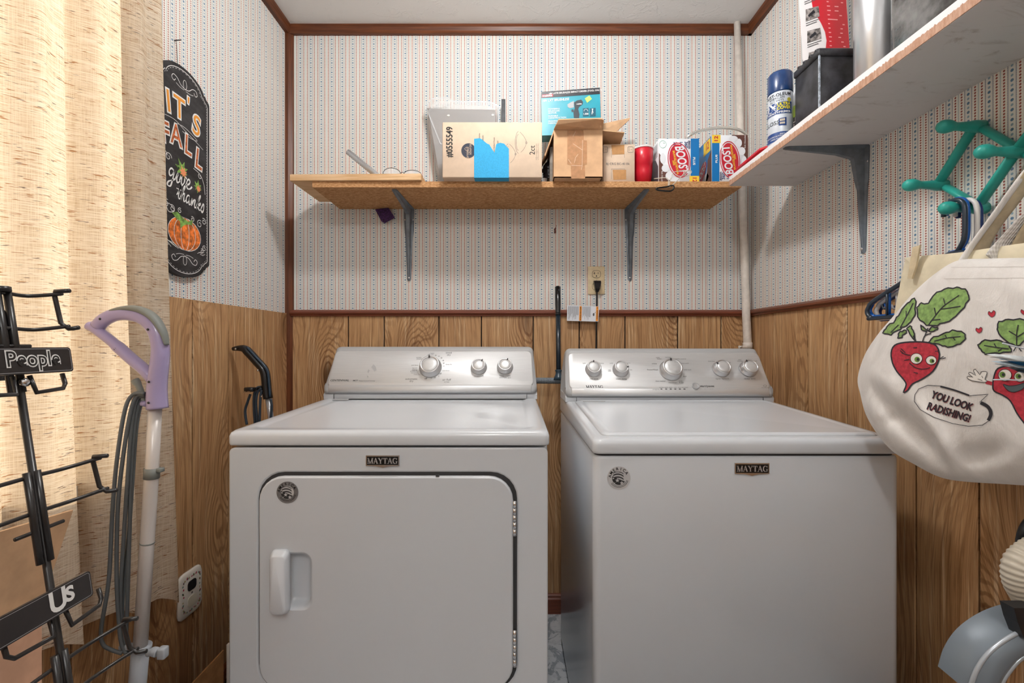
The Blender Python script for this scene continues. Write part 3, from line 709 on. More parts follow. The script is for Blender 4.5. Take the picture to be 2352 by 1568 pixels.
GUN = flat('gunmetal', (112, 120, 130), 0.38, 0.2, var=0.12, scale=25)
def bracket(C, o, label, arm, leg):
    C, o, up = Vector(C), Vector(o), Vector((0, 0, 1)); s = o.cross(up)
    t_ = thing('shelf_bracket', label, 'bracket', tuple(C - up * leg))
    b = MB()
    def sec(base, dirn, wd, h, off): return [base + s * (k * wd) + dirn * q for k, q in ((-.5, .0), (-.5, .003), (-.26, .003 + h * .12), (-.17, h), (.17, h), (.26, .003 + h * .12), (.5, .003), (.5, 0))]
    vs = [(leg, .010, .004), (leg - .006, .016, .006), (leg * .75, .022, .011), (leg * .4, .03, .017), (.09, .038, .024), (.03, .043, .034), (.002, .043, .034)]
    b.loft([sec(C - up * z_, o, wd, h, 0) for z_, wd, h in vs], True, True, False)
    hs = [(.002, .043, .034), (.04, .042, .03), (arm * .35, .034, .02), (arm * .7, .026, .012), (arm - .008, .02, .006), (arm, .012, .004)]
    b.loft([sec(C + o * y_, -up, wd, h, 0) for y_, wd, h in hs], True, True, False)
    br = obj('bracket_body', b, GUN, t_)
    for z_, k in ((leg - .012, 0), (.045, -.36), (.045, .36)):
        q = C - up * z_ + s * (k * .043) + o * (.0025 if k else .006)
        rot = Matrix.Translation(q) @ o.to_track_quat('Z', 'Y').to_matrix().to_4x4()
        b = MB(); b.lathe([(.0042, 0), (.004, .0015), (.0022, .0026)], 12, rot); b.box(0, 0, 0, 0, 0, 0) if False else None
        obj('screw', b, CHROME, t_)
bracket((-.427, YB - .0005, 1.671), (0, -1, 0), 'grey steel bracket under the back shelf, left one, below the loose plank', .245, .298)
bracket((.489, YB - .0005, 1.671), (0, -1, 0), 'grey steel bracket under the back shelf, right one, above the wall outlet', .245, .298)
bracket((XR - .0005, 1.289, 1.6625), (-1, 0, 0), 'grey steel bracket under the white shelf on the right wall', .225, .298)

# box 0555549
t_ = thing('cardboard_box', 'closed tan cardboard box numbered 0555549 with torn blue tape', 'box', (-.07, 1.7, ZS))
DB = 1.60; xa, xb = P(1016, 0, DB).x, P(1245, 0, DB).x; zt = P(0, 280, DB).z
b = MB(); b.rbox(xa, xb, DB, 1.81, ZS + .0004, zt, .003, 2); obj('carton', b, CARDW, t_)
fn = pxp(DB)
b = MB(); b.text('#0555549', 20, fn, 1033, -326, .0006, bold=.025, xs=.86, rot=math.pi / 2); obj('lettering', b, flat('box_ink', (48, 48, 50), 0.8), t_); b = MB()
b.text('2ct', 17, fn, 1223, -345, .0006, rot=math.pi / 2, bold=.005)
obj('lettering', b, flat('box_ink', (48, 48, 50), 0.8), t_)
b = MB(); b.fill(ell(1076, -346, 16.5, 17, 28), fn, .0006); disc = obj('logo', b, flat('box_ink_blue', (58, 62, 76), 0.8), t_)
b = MB(); b.text('project', 9, fn, 1073.5, -351, .0010, rot=math.pi / 2); b.text('source', 9, fn, 1080, -343, .0010, rot=math.pi / 2)
b.ribbon([(1071, -346), (1067, -342), (1071, -338), (1076, -338), (1076, -346), (1071, -346)], .8, fn, h=.001); obj('logo_lettering', b, CARDW, disc)
b = MB()
for dx, dy, sc in ((0, 0, 1.0), (-23.5, -26, .92)):     # ceiling light fixture drawings
    c_ = lambda p: (1192 + dx + (p[0] - 1192) * sc, -(328 + -dy + (p[1] - 328) * sc))
    for rx in (7.5, 5.5): b.ribbon([c_((1191 + rx * math.cos(a), 327 + 25 * rx / 7.5 * math.sin(a))) for a in [math.radians(q) for q in range(90, 271, 12)]], .7, fn, h=.0006)
    b.ribbon([c_(q) for q in spl([(1194, 303), (1203, 313), (1209, 327), (1204, 341), (1196, 350)], 4)], .6, fn, h=.0006)
    b.ribbon([c_((1209 + 1.8 * math.cos(a), 328 + 2.4 * math.sin(a))) for a in [k * .7 for k in range(10)]], .7, fn, h=.0006)
for k, (tx, ty, ss) in enumerate(((1101, 314, 'fixtures'), (1109, 319, 'acabado'), (1135, 338, 'Brushed Nickel Finish'), (1143, 330, 'Niquel'))):
    b.text(ss, 5.2, fn, tx, -ty, .0006, rot=math.pi / 2)
for tx in (1232, 1236): b.text('12.99 in x 12.99 in x 7.13 in', 3.4, fn, tx, -349, .0006, rot=math.pi / 2)
obj('line_drawing', b, INK, t_)
TAPE = flat('blue_painter_tape', (62, 164, 214), 0.75, spec=0.2, var=0.05, bump=0.1, scale=260)
b = MB(); tp = [(1089, 319), (1102, 317.5), (1108, 321), (1115, 327), (1119, 330), (1124, 332), (1130, 342), (1136, 351), (1138, 340), (1140, 331), (1149, 328), (1158, 330), (1165, 338), (1169, 342), (1169, 408), (1089, 408)]
b.prism([(p[0], -p[1]) for p in tp], .0008, .0013, fn)
qx0, qx1 = P(1089, 0, DB).x, P(1169, 0, DB).x; b.box(qx0, qx1, DB + .0005, 1.636, ZS - .0006, ZS + .0002); obj('blue_tape', b, TAPE, t_, label='torn strip of blue masking tape')

# clear plastic clamshell behind the box
CLEAR = flat('clear_plastic', (226, 230, 234), 0.12, spec=0.5, Alpha=0.32)
t_ = thing('plastic_clamshell', 'empty clear plastic blister package standing behind the tan box', 'packaging', (-.1, 1.865, ZS))
DC = 1.855
b = MB(); q = [P(*p, DC) for p in ((980, 248), (1004, 250), (1138, 252), (1141, 330), (1012, 330))]
for p in q: p.z = max(p.z, ZS + .001)
q[3].z = q[4].z = ZS + .001; slab(b, [p + Vector((0, 0, 0)) for p in q], .004)
obj('backing_card', b, flat('grey_card', (124, 114, 108), 0.7, var=0.1, scale=8), t_)
b = MB(); o_ = [(978, 246), (991, 226), (1033, 224), (1036, 232), (1128, 234), (1146, 244), (1144, 330), (1012, 330)]
L0 = [P(*p, DC - .006) for p in o_]; L1 = [P(p[0] + (6 if p[0] < 1060 else -8), p[1] + 8, DC - .032) for p in o_]
for L_ in (L0, L1):
    for i in (6, 7): L_[i].z = ZS + .001
b.loft([L0, L1], False, True, False); obj('blister', b, CLEAR, t_)
b = MB(); b.ribbon([(p[0], -p[1]) for p in o_], 3.0, pxp(DC - .0075), closed=True); obj('flange', b, flat('plastic_edge', (216, 220, 224), 0.2, Alpha=0.75), t_)
b = MB(); q = [P(1152, 232, 1.86), P(1161, 231, 1.86), P(1161, 330, 1.86), P(1152, 330, 1.86)]; b.box(q[0].x, q[1].x, 1.845, 1.875, ZS + .001, q[0].z); obj('side_rail', b, flat('dark_strip', (42, 46, 52), 0.5, var=0.3), t_)
for hx_, hy_ in ((1030, 265), (1132, 264)):
    b = MB(); b.prism(ell(hx_, -hy_, 3.2, 2, 14), 0, .0006, pxp(DC - .034)); obj('hang_hole', b, WHITE, t_)

# teal tool box
t_ = thing('tool_box_carton', 'turquoise retail carton for an impact driver behind the open cardboard box', 'box', (.22, 1.78, 1.88))
DT = 1.715; TEAL = flat('turquoise_print', (22, 150, 172), 0.3, spec=0.5, var=0.06, scale=9, Coat_Weight=0.3)
c4 = [P(1245, 311, DT), P(1381, 306, DT), P(1378, 201, DT), P(1243, 211, DT)]
b = MB(); b.loft([[p for p in c4], [p + Vector((0.002, .08, 0.01)) for p in c4]], True, True, False); obj('carton', b, TEAL, t_)
fn = pxp(DT)
b = MB(); b.fill([(1243.2, -211), (1378, -201.3), (1378.3, -216), (1243.4, -225.5)], fn, .0006); band = obj('black_band', b, flat('band_black', (40, 44, 52), 0.35, var=0.3, scale=20), t_)
R = math.atan2(9.7, 135)
WINK = flat('white_ink', (236, 238, 238), 0.5); 
b = MB(); b.fill([(1245, -218), (1270, -216.3), (1270, -222), (1245, -223.7)], fn, .001); obj('red_logo_patch', b, flat('logo_red', (198, 44, 66), 0.4), t_)
b = MB(); b.text('makita', 7.5, fn, 1257, -220, .0014, bold=.01, rot=R, xs=1.15)
b.text('18V LXT® BRUSHLESS IMPACT DRIVER (TOOL ONLY)', 5.4, fn, 1321, -211.2, .001, bold=.012, rot=R, xs=.95)
obj('headline_lettering', b, WINK, t_); b = MB(); b.text('18V LXT BRUSHLESS', 7.5, fn, 1276, -230, .001, bold=.012, rot=R, shear=.2, xs=.92)
for i, st in enumerate(('POWERFUL', 'BRUSHLESS', 'MOTOR')): b.text(st, 4.6, fn, 1259, -251 - 4.6 * i, .001, align='LEFT', bold=.01, rot=R * .6, xs=1.15)
for i, st in enumerate(('DURABLE', 'CONSTRUCTION')): b.text(st, 4.6, fn, 1259, -267 - 4.6 * i, .001, align='LEFT', bold=.01, rot=R * .6, xs=1.15)
for i, st in enumerate(('ERGONOMIC', 'DESIGN')): b.text(st, 4.6, fn, 1259, -279 - 4.6 * i, .001, align='LEFT', bold=.01, rot=R * .6, xs=1.15)
obj('lettering', b, WINK, t_)
b = MB(); DR = flat('driver_dark', (44, 54, 62), 0.5)
b.fill([(1318, -236), (1325, -231), (1335, -229), (1339, -234), (1338, -240), (1330, -246), (1328, -251), (1331, -263), (1330, -271), (1318, -271), (1317, -258), (1320, -249)], fn, .001)
b.fill([(1312, -252), (1317, -251), (1318, -257), (1313, -258)], fn, .001); obj('driver_picture', b, DR, t_)
b = MB(); b.fill([(1303, -240), (1311, -235), (1318, -232), (1318, -247), (1309, -249), (1304, -246)], fn, .001); obj('driver_nose_picture', b, flat('driver_grey', (164, 170, 174), 0.5), t_)
b = MB(); b.text('makita', 4.5, fn, 1330, -239, .0016, bold=.02, rot=R); 
b.text('1,500', 5.5, fn, 1345.5, -262, .0016, bold=.02); b.text('5"', 5.5, fn, 1360.5, -261, .0016, bold=.02)
b.ribbon(arc(1345.5, -256, 4.5, 5, 0, 180, 10), .7, fn, h=.0016); b.fill([(1359, -250), (1362.5, -250), (1361.5, -254), (1362.5, -258), (1359, -258), (1360, -254)], fn, .0016); obj('icon_lettering', b, WINK, t_)
for xa_ in (1338.5, 1354.5):
    b = MB(); b.fill([(xa_, -249), (xa_ + 13.5, -247.8), (xa_ + 13.8, -267), (xa_ + .3, -268)], fn, .0011); obj('icon_tile', b, flat('icon_blue', (20, 84, 104), 0.4), t_)
b = MB(); b.prism([(1343, -226.5), (1353.5, -219.5), (1359.5, -227.5), (1348.5, -236.5)], .0008, .0014, fn); obj('price_sticker', b, flat('lime_sticker', (176, 226, 110), 0.6), t_)

# open cardboard box
t_ = thing('open_carton', 'open brown cardboard box with raised flaps and clear tape, in the middle of the shelf', 'box', (.23, 1.7, ZS))
DO = 1.60; xa, xb, zt = P(1272, 0, DO).x, P(1384, 0, DO).x, P(0, 298, DO).z; yb_ = 1.81; th = .003
b = MB(); z0_ = ZS + .0005
b.box(xa, xb, DO, DO + th, z0_, zt); b.box(xa, xb, yb_ - th, yb_, z0_, zt); b.box(xa, xa + th, DO + th, yb_ - th, z0_, zt); b.box(xb - th, xb, DO + th, yb_ - th, z0_, zt); b.box(xa, xb, DO, yb_, z0_, z0_ + th)
obj('carton', b, CARD, t_)
def flap(nm, pts): b = MB(); slab(b, pts, .0035); obj(nm, b, CARD, t_)
fp = lambda x_, y_, d_: P(x_, y_, d_)
flap('front_flap', [(xa, DO, zt), (xb, DO, zt), tuple(fp(1387, 276, 1.555)), tuple(fp(1380, 272.5, 1.555)), tuple(fp(1283, 275, 1.555)), tuple(fp(1278, 286, 1.565))])
flap('side_flap', [(xb, yb_, zt), (xb, DO, zt), tuple(fp(1434, 303, 1.62)), tuple(fp(1434, 303, 1.62) + Vector((.005, .15, -.02)))])
flap('back_flap', [(xb, yb_, zt), (xa, yb_, zt), (xa, yb_ + .03, zt + .09), tuple(fp(1447, 272, 1.80)), tuple(fp(1446, 275, 1.80))])
flap('side_flap', [(xa, DO, zt), (xa, yb_, zt), (xa - .045, yb_ - .02, zt - .075), (xa - .032, DO + .01, zt - .085)])
fn = pxp(DO)
b = MB(); b.prism([(1303, -300), (1340, -299), (1341, -322), (1348, -323), (1348, -377), (1343, -379), (1344, -410), (1312, -410), (1311, -379), (1303, -377)], .0003, .0009, fn); obj('packing_tape', b, flat('packing_tape', (176, 130, 92), 0.25, spec=0.5, var=0.08, scale=70), t_)
b = MB()
for ln in ([(1338, -322), (1337, -382), (1335, -390)], [(1312, -380), (1337, -381)], [(1316, -330), (1338, -345)], [(1319, -374), (1322, -362), (1328, -354)], [(1305, -366), (1312, -376)], [(1316, -314), (1322, -302)]):
    b.ribbon(ln, .9, fn, h=.0012)
obj('tape_crease', b, flat('tape_crease', (216, 190, 166), 0.3), t_)
# dark bag stuffed between the two boxes
b = MB(); pts = [P(1257, 378, 1.68), P(1259, 383, 1.67), P(1254, 389, 1.67), P(1257, 398, 1.67), P(1256, 409, 1.675)]
b.tube(spl([p + Vector((0, .0, 0)) for p in pts], 4), [.006 + .006 * abs(math.sin(i * 1.3)) for i in range(17)], 10, sq=(1, 1.8)); obj('crumpled_bag', b, flat('black_film', (18, 16, 20), 0.25, bump=0.6, scale=120), label='crumpled black plastic bag stuffed between the two cardboard boxes', cat='bag')
b = MB(); b.rbox(P(1262, 0, 1.66).x, P(1271.5, 0, 1.66).x - .0035, 1.645, 1.80, ZS + .0005, P(0, 322, 1.66).z - .03, .001, 1); obj('grey_board', b, flat('grey_felt_board', (140, 134, 126), 0.8, var=0.1), label='thin grey board standing against the left side of the open box', cat='board')

# canon carton
t_ = thing('small_carton', 'small pale cardboard box marked BC-40 beside the red cup', 'box', (.39, 1.72, ZS))
DK = 1.655; xa, xb, zt = P(1386, 0, DK).x, P(1458, 0, DK).x, P(0, 331, DK).z
b = MB(); b.rbox(xa, xb, DK, 1.80, ZS + .0005, zt, .0015, 1); obj('carton', b, CARDW, t_)
fn = pxp(DK); b = MB(); b.text('BJ CRG BC-40 Bk', 7.4, fn, 1419, -376.5, .0006)
for q in ((1404, 388, 1435, 411.5), (1404, 346, 1434, 362)): b.ribbon([(q[0], -q[3]), (q[0], -q[1]), (q[2], -q[1]), (q[2], -q[3])], .6, fn, h=.0006)
for cx in (1389.5, 1448): b.ribbon([(p[0], -p[1]) for p in rr(cx - 6, cx + 6, 337, 350, 2, 3)], .7, fn, closed=True, h=.0006); b.ribbon([(cx - 3, -340), (cx - 3, -347)], .6, fn, h=.0006); b.ribbon([(cx, -343.5), (cx + 4, -343.5)], .6, fn, h=.0006)
obj('lettering', b, INK, t_)
for q in ((1404, 333, 1434, 355), (1407, 390, 1438, 413)):
    b = MB(); b.prism([(q[0], -q[1]), (q[2], -q[1]), (q[2], -q[3] + 1), (q[0] + 2, -q[3])], .0002, .0007, fn); obj('brown_tape', b, flat('brown_tape', (186, 138, 88), 0.4, var=0.06), t_)

# red cup
t_ = thing('plastic_cup', 'red plastic party cup on the back shelf, left of the nutrition drink cartons', 'cup', (.485, 1.70, ZS))
cx = .486; cy = 1.695; mt = Matrix.Translation((cx, cy, ZS + .0005))
zt_ = P(0, 342, cy).z - ZS
b = MB(); b.lathe([(.0225, 0), (.024, .003), (.0265, .02), (.0275, .021), (.0298, .045), (.0308, .046), (.033, .075), (.034, .076), (.0365, zt_ - .006), (.0355, zt_ - .005), (.033, .05), (.0265, .005), (.001, .005)], 32, mt, True, True, True); obj('cup_body', b, flat('cup_red', (196, 22, 44), 0.28, spec=0.5), t_)
b = MB(); b.tube([(cx + .0368 * math.cos(a), cy + .0368 * math.sin(a), ZS + zt_ - .004) for a in [k * math.pi / 16 for k in range(32)]], .003, 8, closed=True); obj('cup_rim', b, flat('cup_white', (238, 226, 228), 0.35), t_)
b = MB(); b.lathe([(.010, 0), (.016, .01), (.015, .06), (.012, .11), (.013, .145), (.008, .162), (.001, .166)], 14, Matrix.Translation((.515, 1.80, ZS + .0005)))
o = obj('foil_pouch', b, flat('foil_grey', (150, 152, 152), 0.3, 0.4, bump=0.8, scale=90), label='small crumpled grey pouch standing behind the red cup', cat='pouch')

# nutrition drink cartons
BW, BB, BR, BY, BC = flat('carton_white', (226, 230, 236), 0.4), flat('carton_blue', (16, 112, 178), 0.4), flat('carton_red', (190, 34, 52), 0.4), flat('carton_yellow', (240, 204, 60), 0.4), flat('carton_chocolate', (94, 60, 52), 0.4)
BINK = flat('carton_ink', (44, 62, 110), 0.5)
def boost(label, xa, xb, DQ, zt, flip, xoff):
    t_ = thing('drink_carton', label, 'carton', ((xa + xb) / 2, DQ + .05, ZS), 'nutrition drink cartons')
    b = MB(); b.rbox(xa, xb, DQ, DQ + .115, ZS + .0006, zt, .002, 1); bx_ = obj('carton', b, BW, t_)
    W_, H_ = xb - xa, zt - ZS
    s_ = -1 if flip else 1
    o = Vector(((xa + xb) / 2, DQ, (zt + ZS) / 2))
    fn = lambda a, c, h=0.0: o + Vector((a * s_ * W_, -h, c * s_ * H_))
    # fn in units of the face, -.5 .. .5
    b = MB(); b.fill([(.29, .498), (.497, .498), (.497, -.498), (.29, -.498)], fn, .0004); obj('blue_panel', b, BB, t_)
    b = MB(); b.fill([(-.497, .18), (-.46, .14), (-.40, .05), (-.44, -.02), (-.38, -.1), (-.30, -.12), (-.36, -.2), (-.28, -.25), (-.2, -.36), (-.12, -.42), (-.05, -.497), (-.497, -.497)], fn, .0004); obj('chocolate_panel', b, BC, t_)
    b = MB(); b.fill(ell(-.33, -.16, .10, .085, 16), fn, .0008); b.fill(ell(-.25, -.33, .085, .09, 16), fn, .0008); b.fill(ell(-.40, .06, .07, .12, 14), fn, .0008); b.fill(ell(-.1, -.42, .12, .06, 14), fn, .0008); obj('milk_splash', b, BW, t_)
    b = MB(); b.fill([(.26, -.33), (.497, -.33), (.497, -.497), (.26, -.497)], fn, .0009); yl = obj('count_patch', b, BY, t_)
    b = MB(); b.text('12', 1.0, lambda a, c, h=0: fn(.38 + c * .14, -.41 - a * .13, h), 0, 0, .0013, bold=.03); obj('count_lettering', b, BR, yl)
    tilt = math.radians(12)
    el = lambda rx, ry, n=28: [(-.0 + p[0], p[1] + .02) for p in ell(0, 0, rx, ry, n, tilt)]
    b = MB(); b.ribbon(el(.268, .385), .02, fn, closed=True, h=.001); obj('oval_ring', b, BR, t_)
    b = MB(); b.fill(el(.235, .355), fn, .0012); ov = obj('red_oval', b, BR, t_)
    lt = lambda a, c, h=0: fn(.03 + c * 1.5 * math.cos(tilt) + a * math.sin(tilt) * 1.0, .03 - a * math.cos(tilt) + c * math.sin(tilt), h)
    b = MB(); b.text('BOOST', .205, lt, 0, .015, .0016, bold=.025, shear=.15, xs=.92); obj('oval_lettering', b, BW, ov)
    b = MB(); b.text('BALANCED NUTRITIONAL', .05, lt, .05, -.085, .0016, bold=.02, xs=.9); b.text('DRINK', .05, lt, .05, -.12, .0016, bold=.02, xs=.75); obj('oval_tagline', b, BY, ov)
    b = MB(); 
    rt = lambda cx, cy: (lambda a, c, h=0: fn(cx + c, cy - a * .9, h))
    for st, cx, cy, sz in (('360', .17, .36, .11), ('14g', .05, .37, .1), ('26', -.1, .38, .1), ('WEIGHT', .235, .36, .055), ('MAINTAIN', .265, .36, .04)): b.text(st, sz, rt(cx, cy), 0, 0, .0008, bold=.02)
    obj('nutrition_lettering', b, BINK, t_)
    b = MB(); b.text('PLUS', .075, rt(.37, .0), 0, 0, .0008, bold=.03, xs=1.2); b.text('Rich Chocolate', .05, rt(-.42, -.36), 0, 0, .001, bold=.01); obj('plus_lettering', b, WINK, t_)
    if not flip:
        b = MB(); b.fill(ell(-.4, .37, .09, .085, 20), fn, .0006); b2 = MB(); b2.ribbon(ell(-.4, .37, .085, .08, 20), .008, fn, closed=True, h=.0008); b2.text('no', .05, fn, -.37, .40, .0008)
        obj('seal_ring', b2, flat('seal_green', (120, 178, 148), 0.5), t_)
    # end face towards the viewer's left
    fe = lambda a, c, h=0.0: Vector((xa - h, DQ + .0575 - a * .115, (zt + ZS) / 2 + c * H_))
    if flip:
        b = MB(); b.fill([(-.5, .49), (.48, .49), (.48, .05), (.2, -.02), (.1, -.2), (-.5, -.2)], fe, .0004); obj('end_blue_panel', b, BB, t_)
        b = MB(); b.fill([(.49, .2), (.2, .05), (.15, -.2), (.3, -.3), (0, -.495), (.49, -.495)], fe, .0006); obj('end_chocolate_panel', b, BC, t_)
        b = MB(); b.fill([(-.1, .47), (.42, .47), (.42, .2), (-.1, .2)], fe, .0008); y2 = obj('count_patch', b, BY, t_)
        b = MB(); b.text('12', .22, fe, .17, .35, .0012, bold=.03, xs=1.2); obj('count_lettering', b, BR, y2)
        b = MB(); b.fill(ell(-.2, -.12, .34, .16, 24, .4), fe, .0010); o3 = obj('red_oval', b, BR, t_)
        b = MB(); b.text('BOOST', .19, fe, -.2, -.11, .0014, bold=.025, rot=.4); obj('oval_lettering', b, BW, o3)
    else:
        b = MB(); b.fill([(.45, -.1), (.2, .1), (-.1, .16), (-.4, -.1), (-.45, -.49), (.45, -.49)], fe, .0004); obj('end_dark_panel', b, flat('carton_plum', (70, 46, 62), 0.4), t_)
        b = MB()
        for k in range(9): b.ribbon([(-.42 + k * .01, .42 - k * .035), (.4, .42 - k * .035)], .008, fe, h=.0006)
        obj('end_lettering', b, INK, t_)
boost('white drink carton with tilted red oval and blue stripe, next to the red cup', P(1513, 0, 1.66).x, P(1606, 0, 1.66).x, 1.66, P(0, 318, 1.66).z, False, 0)
boost('drink carton with upside-down red oval and yellow twelve patches, against the white shelf end', .722, .852, 1.652, P(0, 312, 1.66).z, True, 0)
# bent chrome tube ring lying over the cartons
b = MB(); ring = [P(*p, d) for p, d in (((1580, 314), 1.70), ((1600, 303), 1.70), ((1640, 294.5), 1.71), ((1668, 293.5), 1.72), ((1695, 297.5), 1.74), ((1711, 306), 1.76), ((1715, 314), 1.775))]
back = [Vector((.90, 1.80, 1.875)), Vector((.80, 1.83, 1.876)), Vector((.70, 1.81, 1.878)), Vector((.655, 1.74, 1.876))]
b.tube(spl(ring + back, 6, True), .0055, 10, closed=True); obj('tube_ring', b, flat('pearl_chrome', (222, 220, 214), 0.22, 0.7), label='bent shiny metal hoop lying on top of the drink cartons', cat='hoop')
# triangular clip with twisted wire hanging off the shelf edge
t_ = thing('wire_clip', 'black triangular clip with twisted wire hooked over the front edge of the back shelf', 'clip', (.54, 1.63, 1.66))
DW = 1.625
b = MB(); b.tube(spl([P(1509, 432, DW), P(1530, 429, DW), P(1546, 426, DW), P(1547, 433, DW), P(1540, 438.5, DW), P(1524, 438, DW), P(1510, 436, DW)], 4, True), .0028, 8, closed=True); obj('clip_loop', b, BLACKG, t_)
b = MB(); b.tube(spl([P(1502, 410.5, 1.66), P(1533, 409, 1.632), P(1535.5, 428, DW), P(1550, 420, DW), P(1575, 395, DW), P(1585, 391, DW), P(1588, 396, DW), P(1578, 404, DW), P(1570, 399, DW), P(1572, 391, DW), P(1562, 393, DW), P(1547, 396, DW), P(1540, 410, DW), P(1537, 427, DW)], 5), .0014, 6); obj('wire', b, flat('wire_white', (196, 192, 180), 0.4, 0.4), t_)

# metal tube and reading glasses on the plank
ZP = ZS + .0235
b = MB(); a_, c_ = P(799, 348, 1.70), P(876, 403, 1.70); c_.z = ZP + .007; dr = (a_ - c_).normalized()
rot = Matrix.Translation(c_) @ dr.to_track_quat('Z', 'Y').to_matrix().to_4x4(); LL = (a_ - c_).length
b.lathe([(.0105, 0), (.0108, .002), (.0108, LL - .001), (.0098, LL), (.0088, LL - .004), (.001, LL - .012)], 20, rot); obj('metal_tube', b, flat('satin_aluminium', (196, 198, 202), 0.28, 0.85), label='short polished metal tube propped up at a slant on the pine plank', cat='tube')
t_ = thing('reading_glasses', 'thin dark-rimmed glasses lying on the pine plank next to the metal tube', 'glasses', (-.42, 1.7, ZP))
BLK = flat('rim_black', (34, 34, 40), 0.3)
for cx, wd, top in ((900, 19.5, 386.5), (948, 20, 391.5)):
    hz_ = P(0, top, 1.69).z - ZP; rimp = [Vector((P(cx, 0, 1.69).x + wd / F * 1.69 * math.cos(a), 1.69 + .004 * math.cos(a), ZP + .0015 + hz_ / 2 + hz_ / 2 * math.sin(a))) for a in [k * math.pi / 12 for k in range(24)]]
    b = MB(); b.tube(rimp, .0011, 8, closed=True); rm = obj('rim', b, BLK, t_)
    b = MB(); b.add(rimp, [tuple(range(24))]); obj('lens', b, flat('lens', (220, 226, 230), 0.05, Alpha=0.35), rm)
    b = MB(); sx = -1 if cx < 920 else 1; e0 = Vector((P(cx, 0, 1.69).x + sx * wd / F * 1.69, 1.69, ZP + hz_ * .6)); b.tube([e0, e0 + Vector((0, .05, -.003)), e0 + Vector((-sx * .01, .085, -hz_ * .6 + .002))], .001, 6); obj('temple', b, BLK, t_)
b = MB(); b.tube(spl([P(919, 398, 1.688), P(924, 395.5, 1.686), P(929, 398, 1.688)], 4), .001, 6); obj('bridge', b, BLK, t_)

# purple packet, nail on the wall
b = MB(); slab(b, [P(862, 481, 1.885), P(893, 478, 1.885), P(907, 500, 1.885), P(884, 513, 1.885), P(877, 509, 1.885)], .004); obj('purple_packet', b, flat('purple_foil', (66, 38, 92), 0.3, 0.3, var=0.5, bump=0.6, scale=160), label='small purple packet tucked under the back shelf near the left bracket', cat='packet')
t_ = thing('wall_nail', 'small nail with a dark red blob on the wallpaper below the back shelf', 'nail', tuple(P(1276, 527, 1.9)))
b = MB(); q = P(1277, 521, YB); b.tube([q, q + Vector((.001, -.012, .002))], .0018, 8); obj('nail_shank', b, CHROME, t_)
b = MB(); b.tube(spl([P(1277, 523, 1.892), P(1274.5, 527, 1.893), P(1275.5, 531, 1.893), P(1274, 535, 1.893)], 3), [.002, .003, .0034, .003, .0026, .003, .0036, .0034, .003, .002], 8); obj('red_blob', b, flat('dark_red', (92, 30, 22), 0.5), t_)
# ------------------------------------------------------------------ left wall: curtain, sign, outlet plate, steam mop, magazine rack
# curtain: backlit slubby linen
m = M('slub_linen', (226, 208, 180), 0.9, spec=0.1)
x, y, z = m.xyz()
weft = m.noise(m.comb(y * 26, x * 26, z * 620), 1.0, 3, 0.6); warp_ = m.noise(m.comb(y * 700, x * 700, z * 14), 1.0, 2, 0.6)
slub = m.noise(m.comb(y * 34 + 7.0, x * 34, z * 300), 1.0, 2, 0.5); slub2 = m.noise(m.comb(y * 44 + 31.0, x * 44, z * 330 + 9.0), 1.0, 2, 0.5)
c = m.mix(weft.step(0.36, 0.66), (204, 184, 156), (240, 230, 214))
c = m.mix(warp_.step(0.4, 0.62) * 0.45, c, (246, 236, 216))
c = m.mix(slub.step(0.63, 0.70) * 0.9, c, (150, 92, 48)); c = m.mix(slub2.step(0.655, 0.72) * 0.9, c, (62, 62, 74))
dif = m.nt.nodes.new('ShaderNodeBsdfDiffuse'); trl = m.nt.nodes.new('ShaderNodeBsdfTranslucent'); mxs = m.nt.nodes.new('ShaderNodeMixShader')
cw = m.mix(0.3, c, (240, 200, 150))
m.nt.links.new(c.k, dif.inputs[0]); m.nt.links.new(cw.k, trl.inputs[0]); mxs.inputs[0].default_value = 0.46
bp = m.nt.nodes.new('ShaderNodeBump'); bp.inputs['Strength'].default_value = 0.35; bp.inputs['Distance'].default_value = 0.002
hh = weft + warp_ * 0.7 + slub; m.nt.links.new(hh.k, bp.inputs['Height']); m.nt.links.new(bp.outputs[0], dif.inputs['Normal'])
m.nt.links.new(dif.outputs[0], mxs.inputs[1]); m.nt.links.new(trl.outputs[0], mxs.inputs[2]); m.out(mxs.outputs[0]); LINEN = m.mat
b = MB(); NU, NV = 150, 60
def cpt(i, j, off=0.0):
    u, t = i / NU, j / NV                                 # u: 0 near .. 1 far, t: 0 top .. 1 bottom
    yfar = 1.118 + 0.075 * t; ynear = 0.33
    yy = ynear + (yfar - ynear) * u
    zb_ = 0.56 - 0.10 * max(0, (yy - 0.78) / 0.4) + 0.012 * math.sin(yy * 46) + 0.01 * math.sin(yy * 19 + 1)
    zz = 2.34 + (zb_ - 2.34) * t
    amp = (0.016 + 0.012 * t) * (0.7 + 0.5 * math.sin(u * 9.0 + 1.3))
    fx = amp * math.sin(u * 2 * math.pi * 6.3 + 0.9 * math.sin(t * 2.2) + 0.8) + 0.009 * math.sin(u * 2 * math.pi * 13.3 + 2 * t + .4)
    return Vector((-0.876 + fx + 0.008 * t + off, yy, zz))
b.loft([[cpt(i, j) for i in range(NU + 1)] for j in range(NV + 1)], closed=False)
t_ = thing('window_curtain', 'cream slub linen curtain hanging over the bright window on the left wall', 'curtain', (-.88, .75, .5))
obj('curtain_cloth', b, LINEN, t_, rec=False)
b = MB(); b.tube([(-.876, .30, 2.355), (-.876, 1.15, 2.355)], .009, 12); obj('curtain_rod', b, GUN, t_)
for yy in (.32, 1.135):
    b = MB(); b.box(XL, -.868, yy - .006, yy + .006, 2.345, 2.357); obj('rod_bracket', b, GUN, t_)

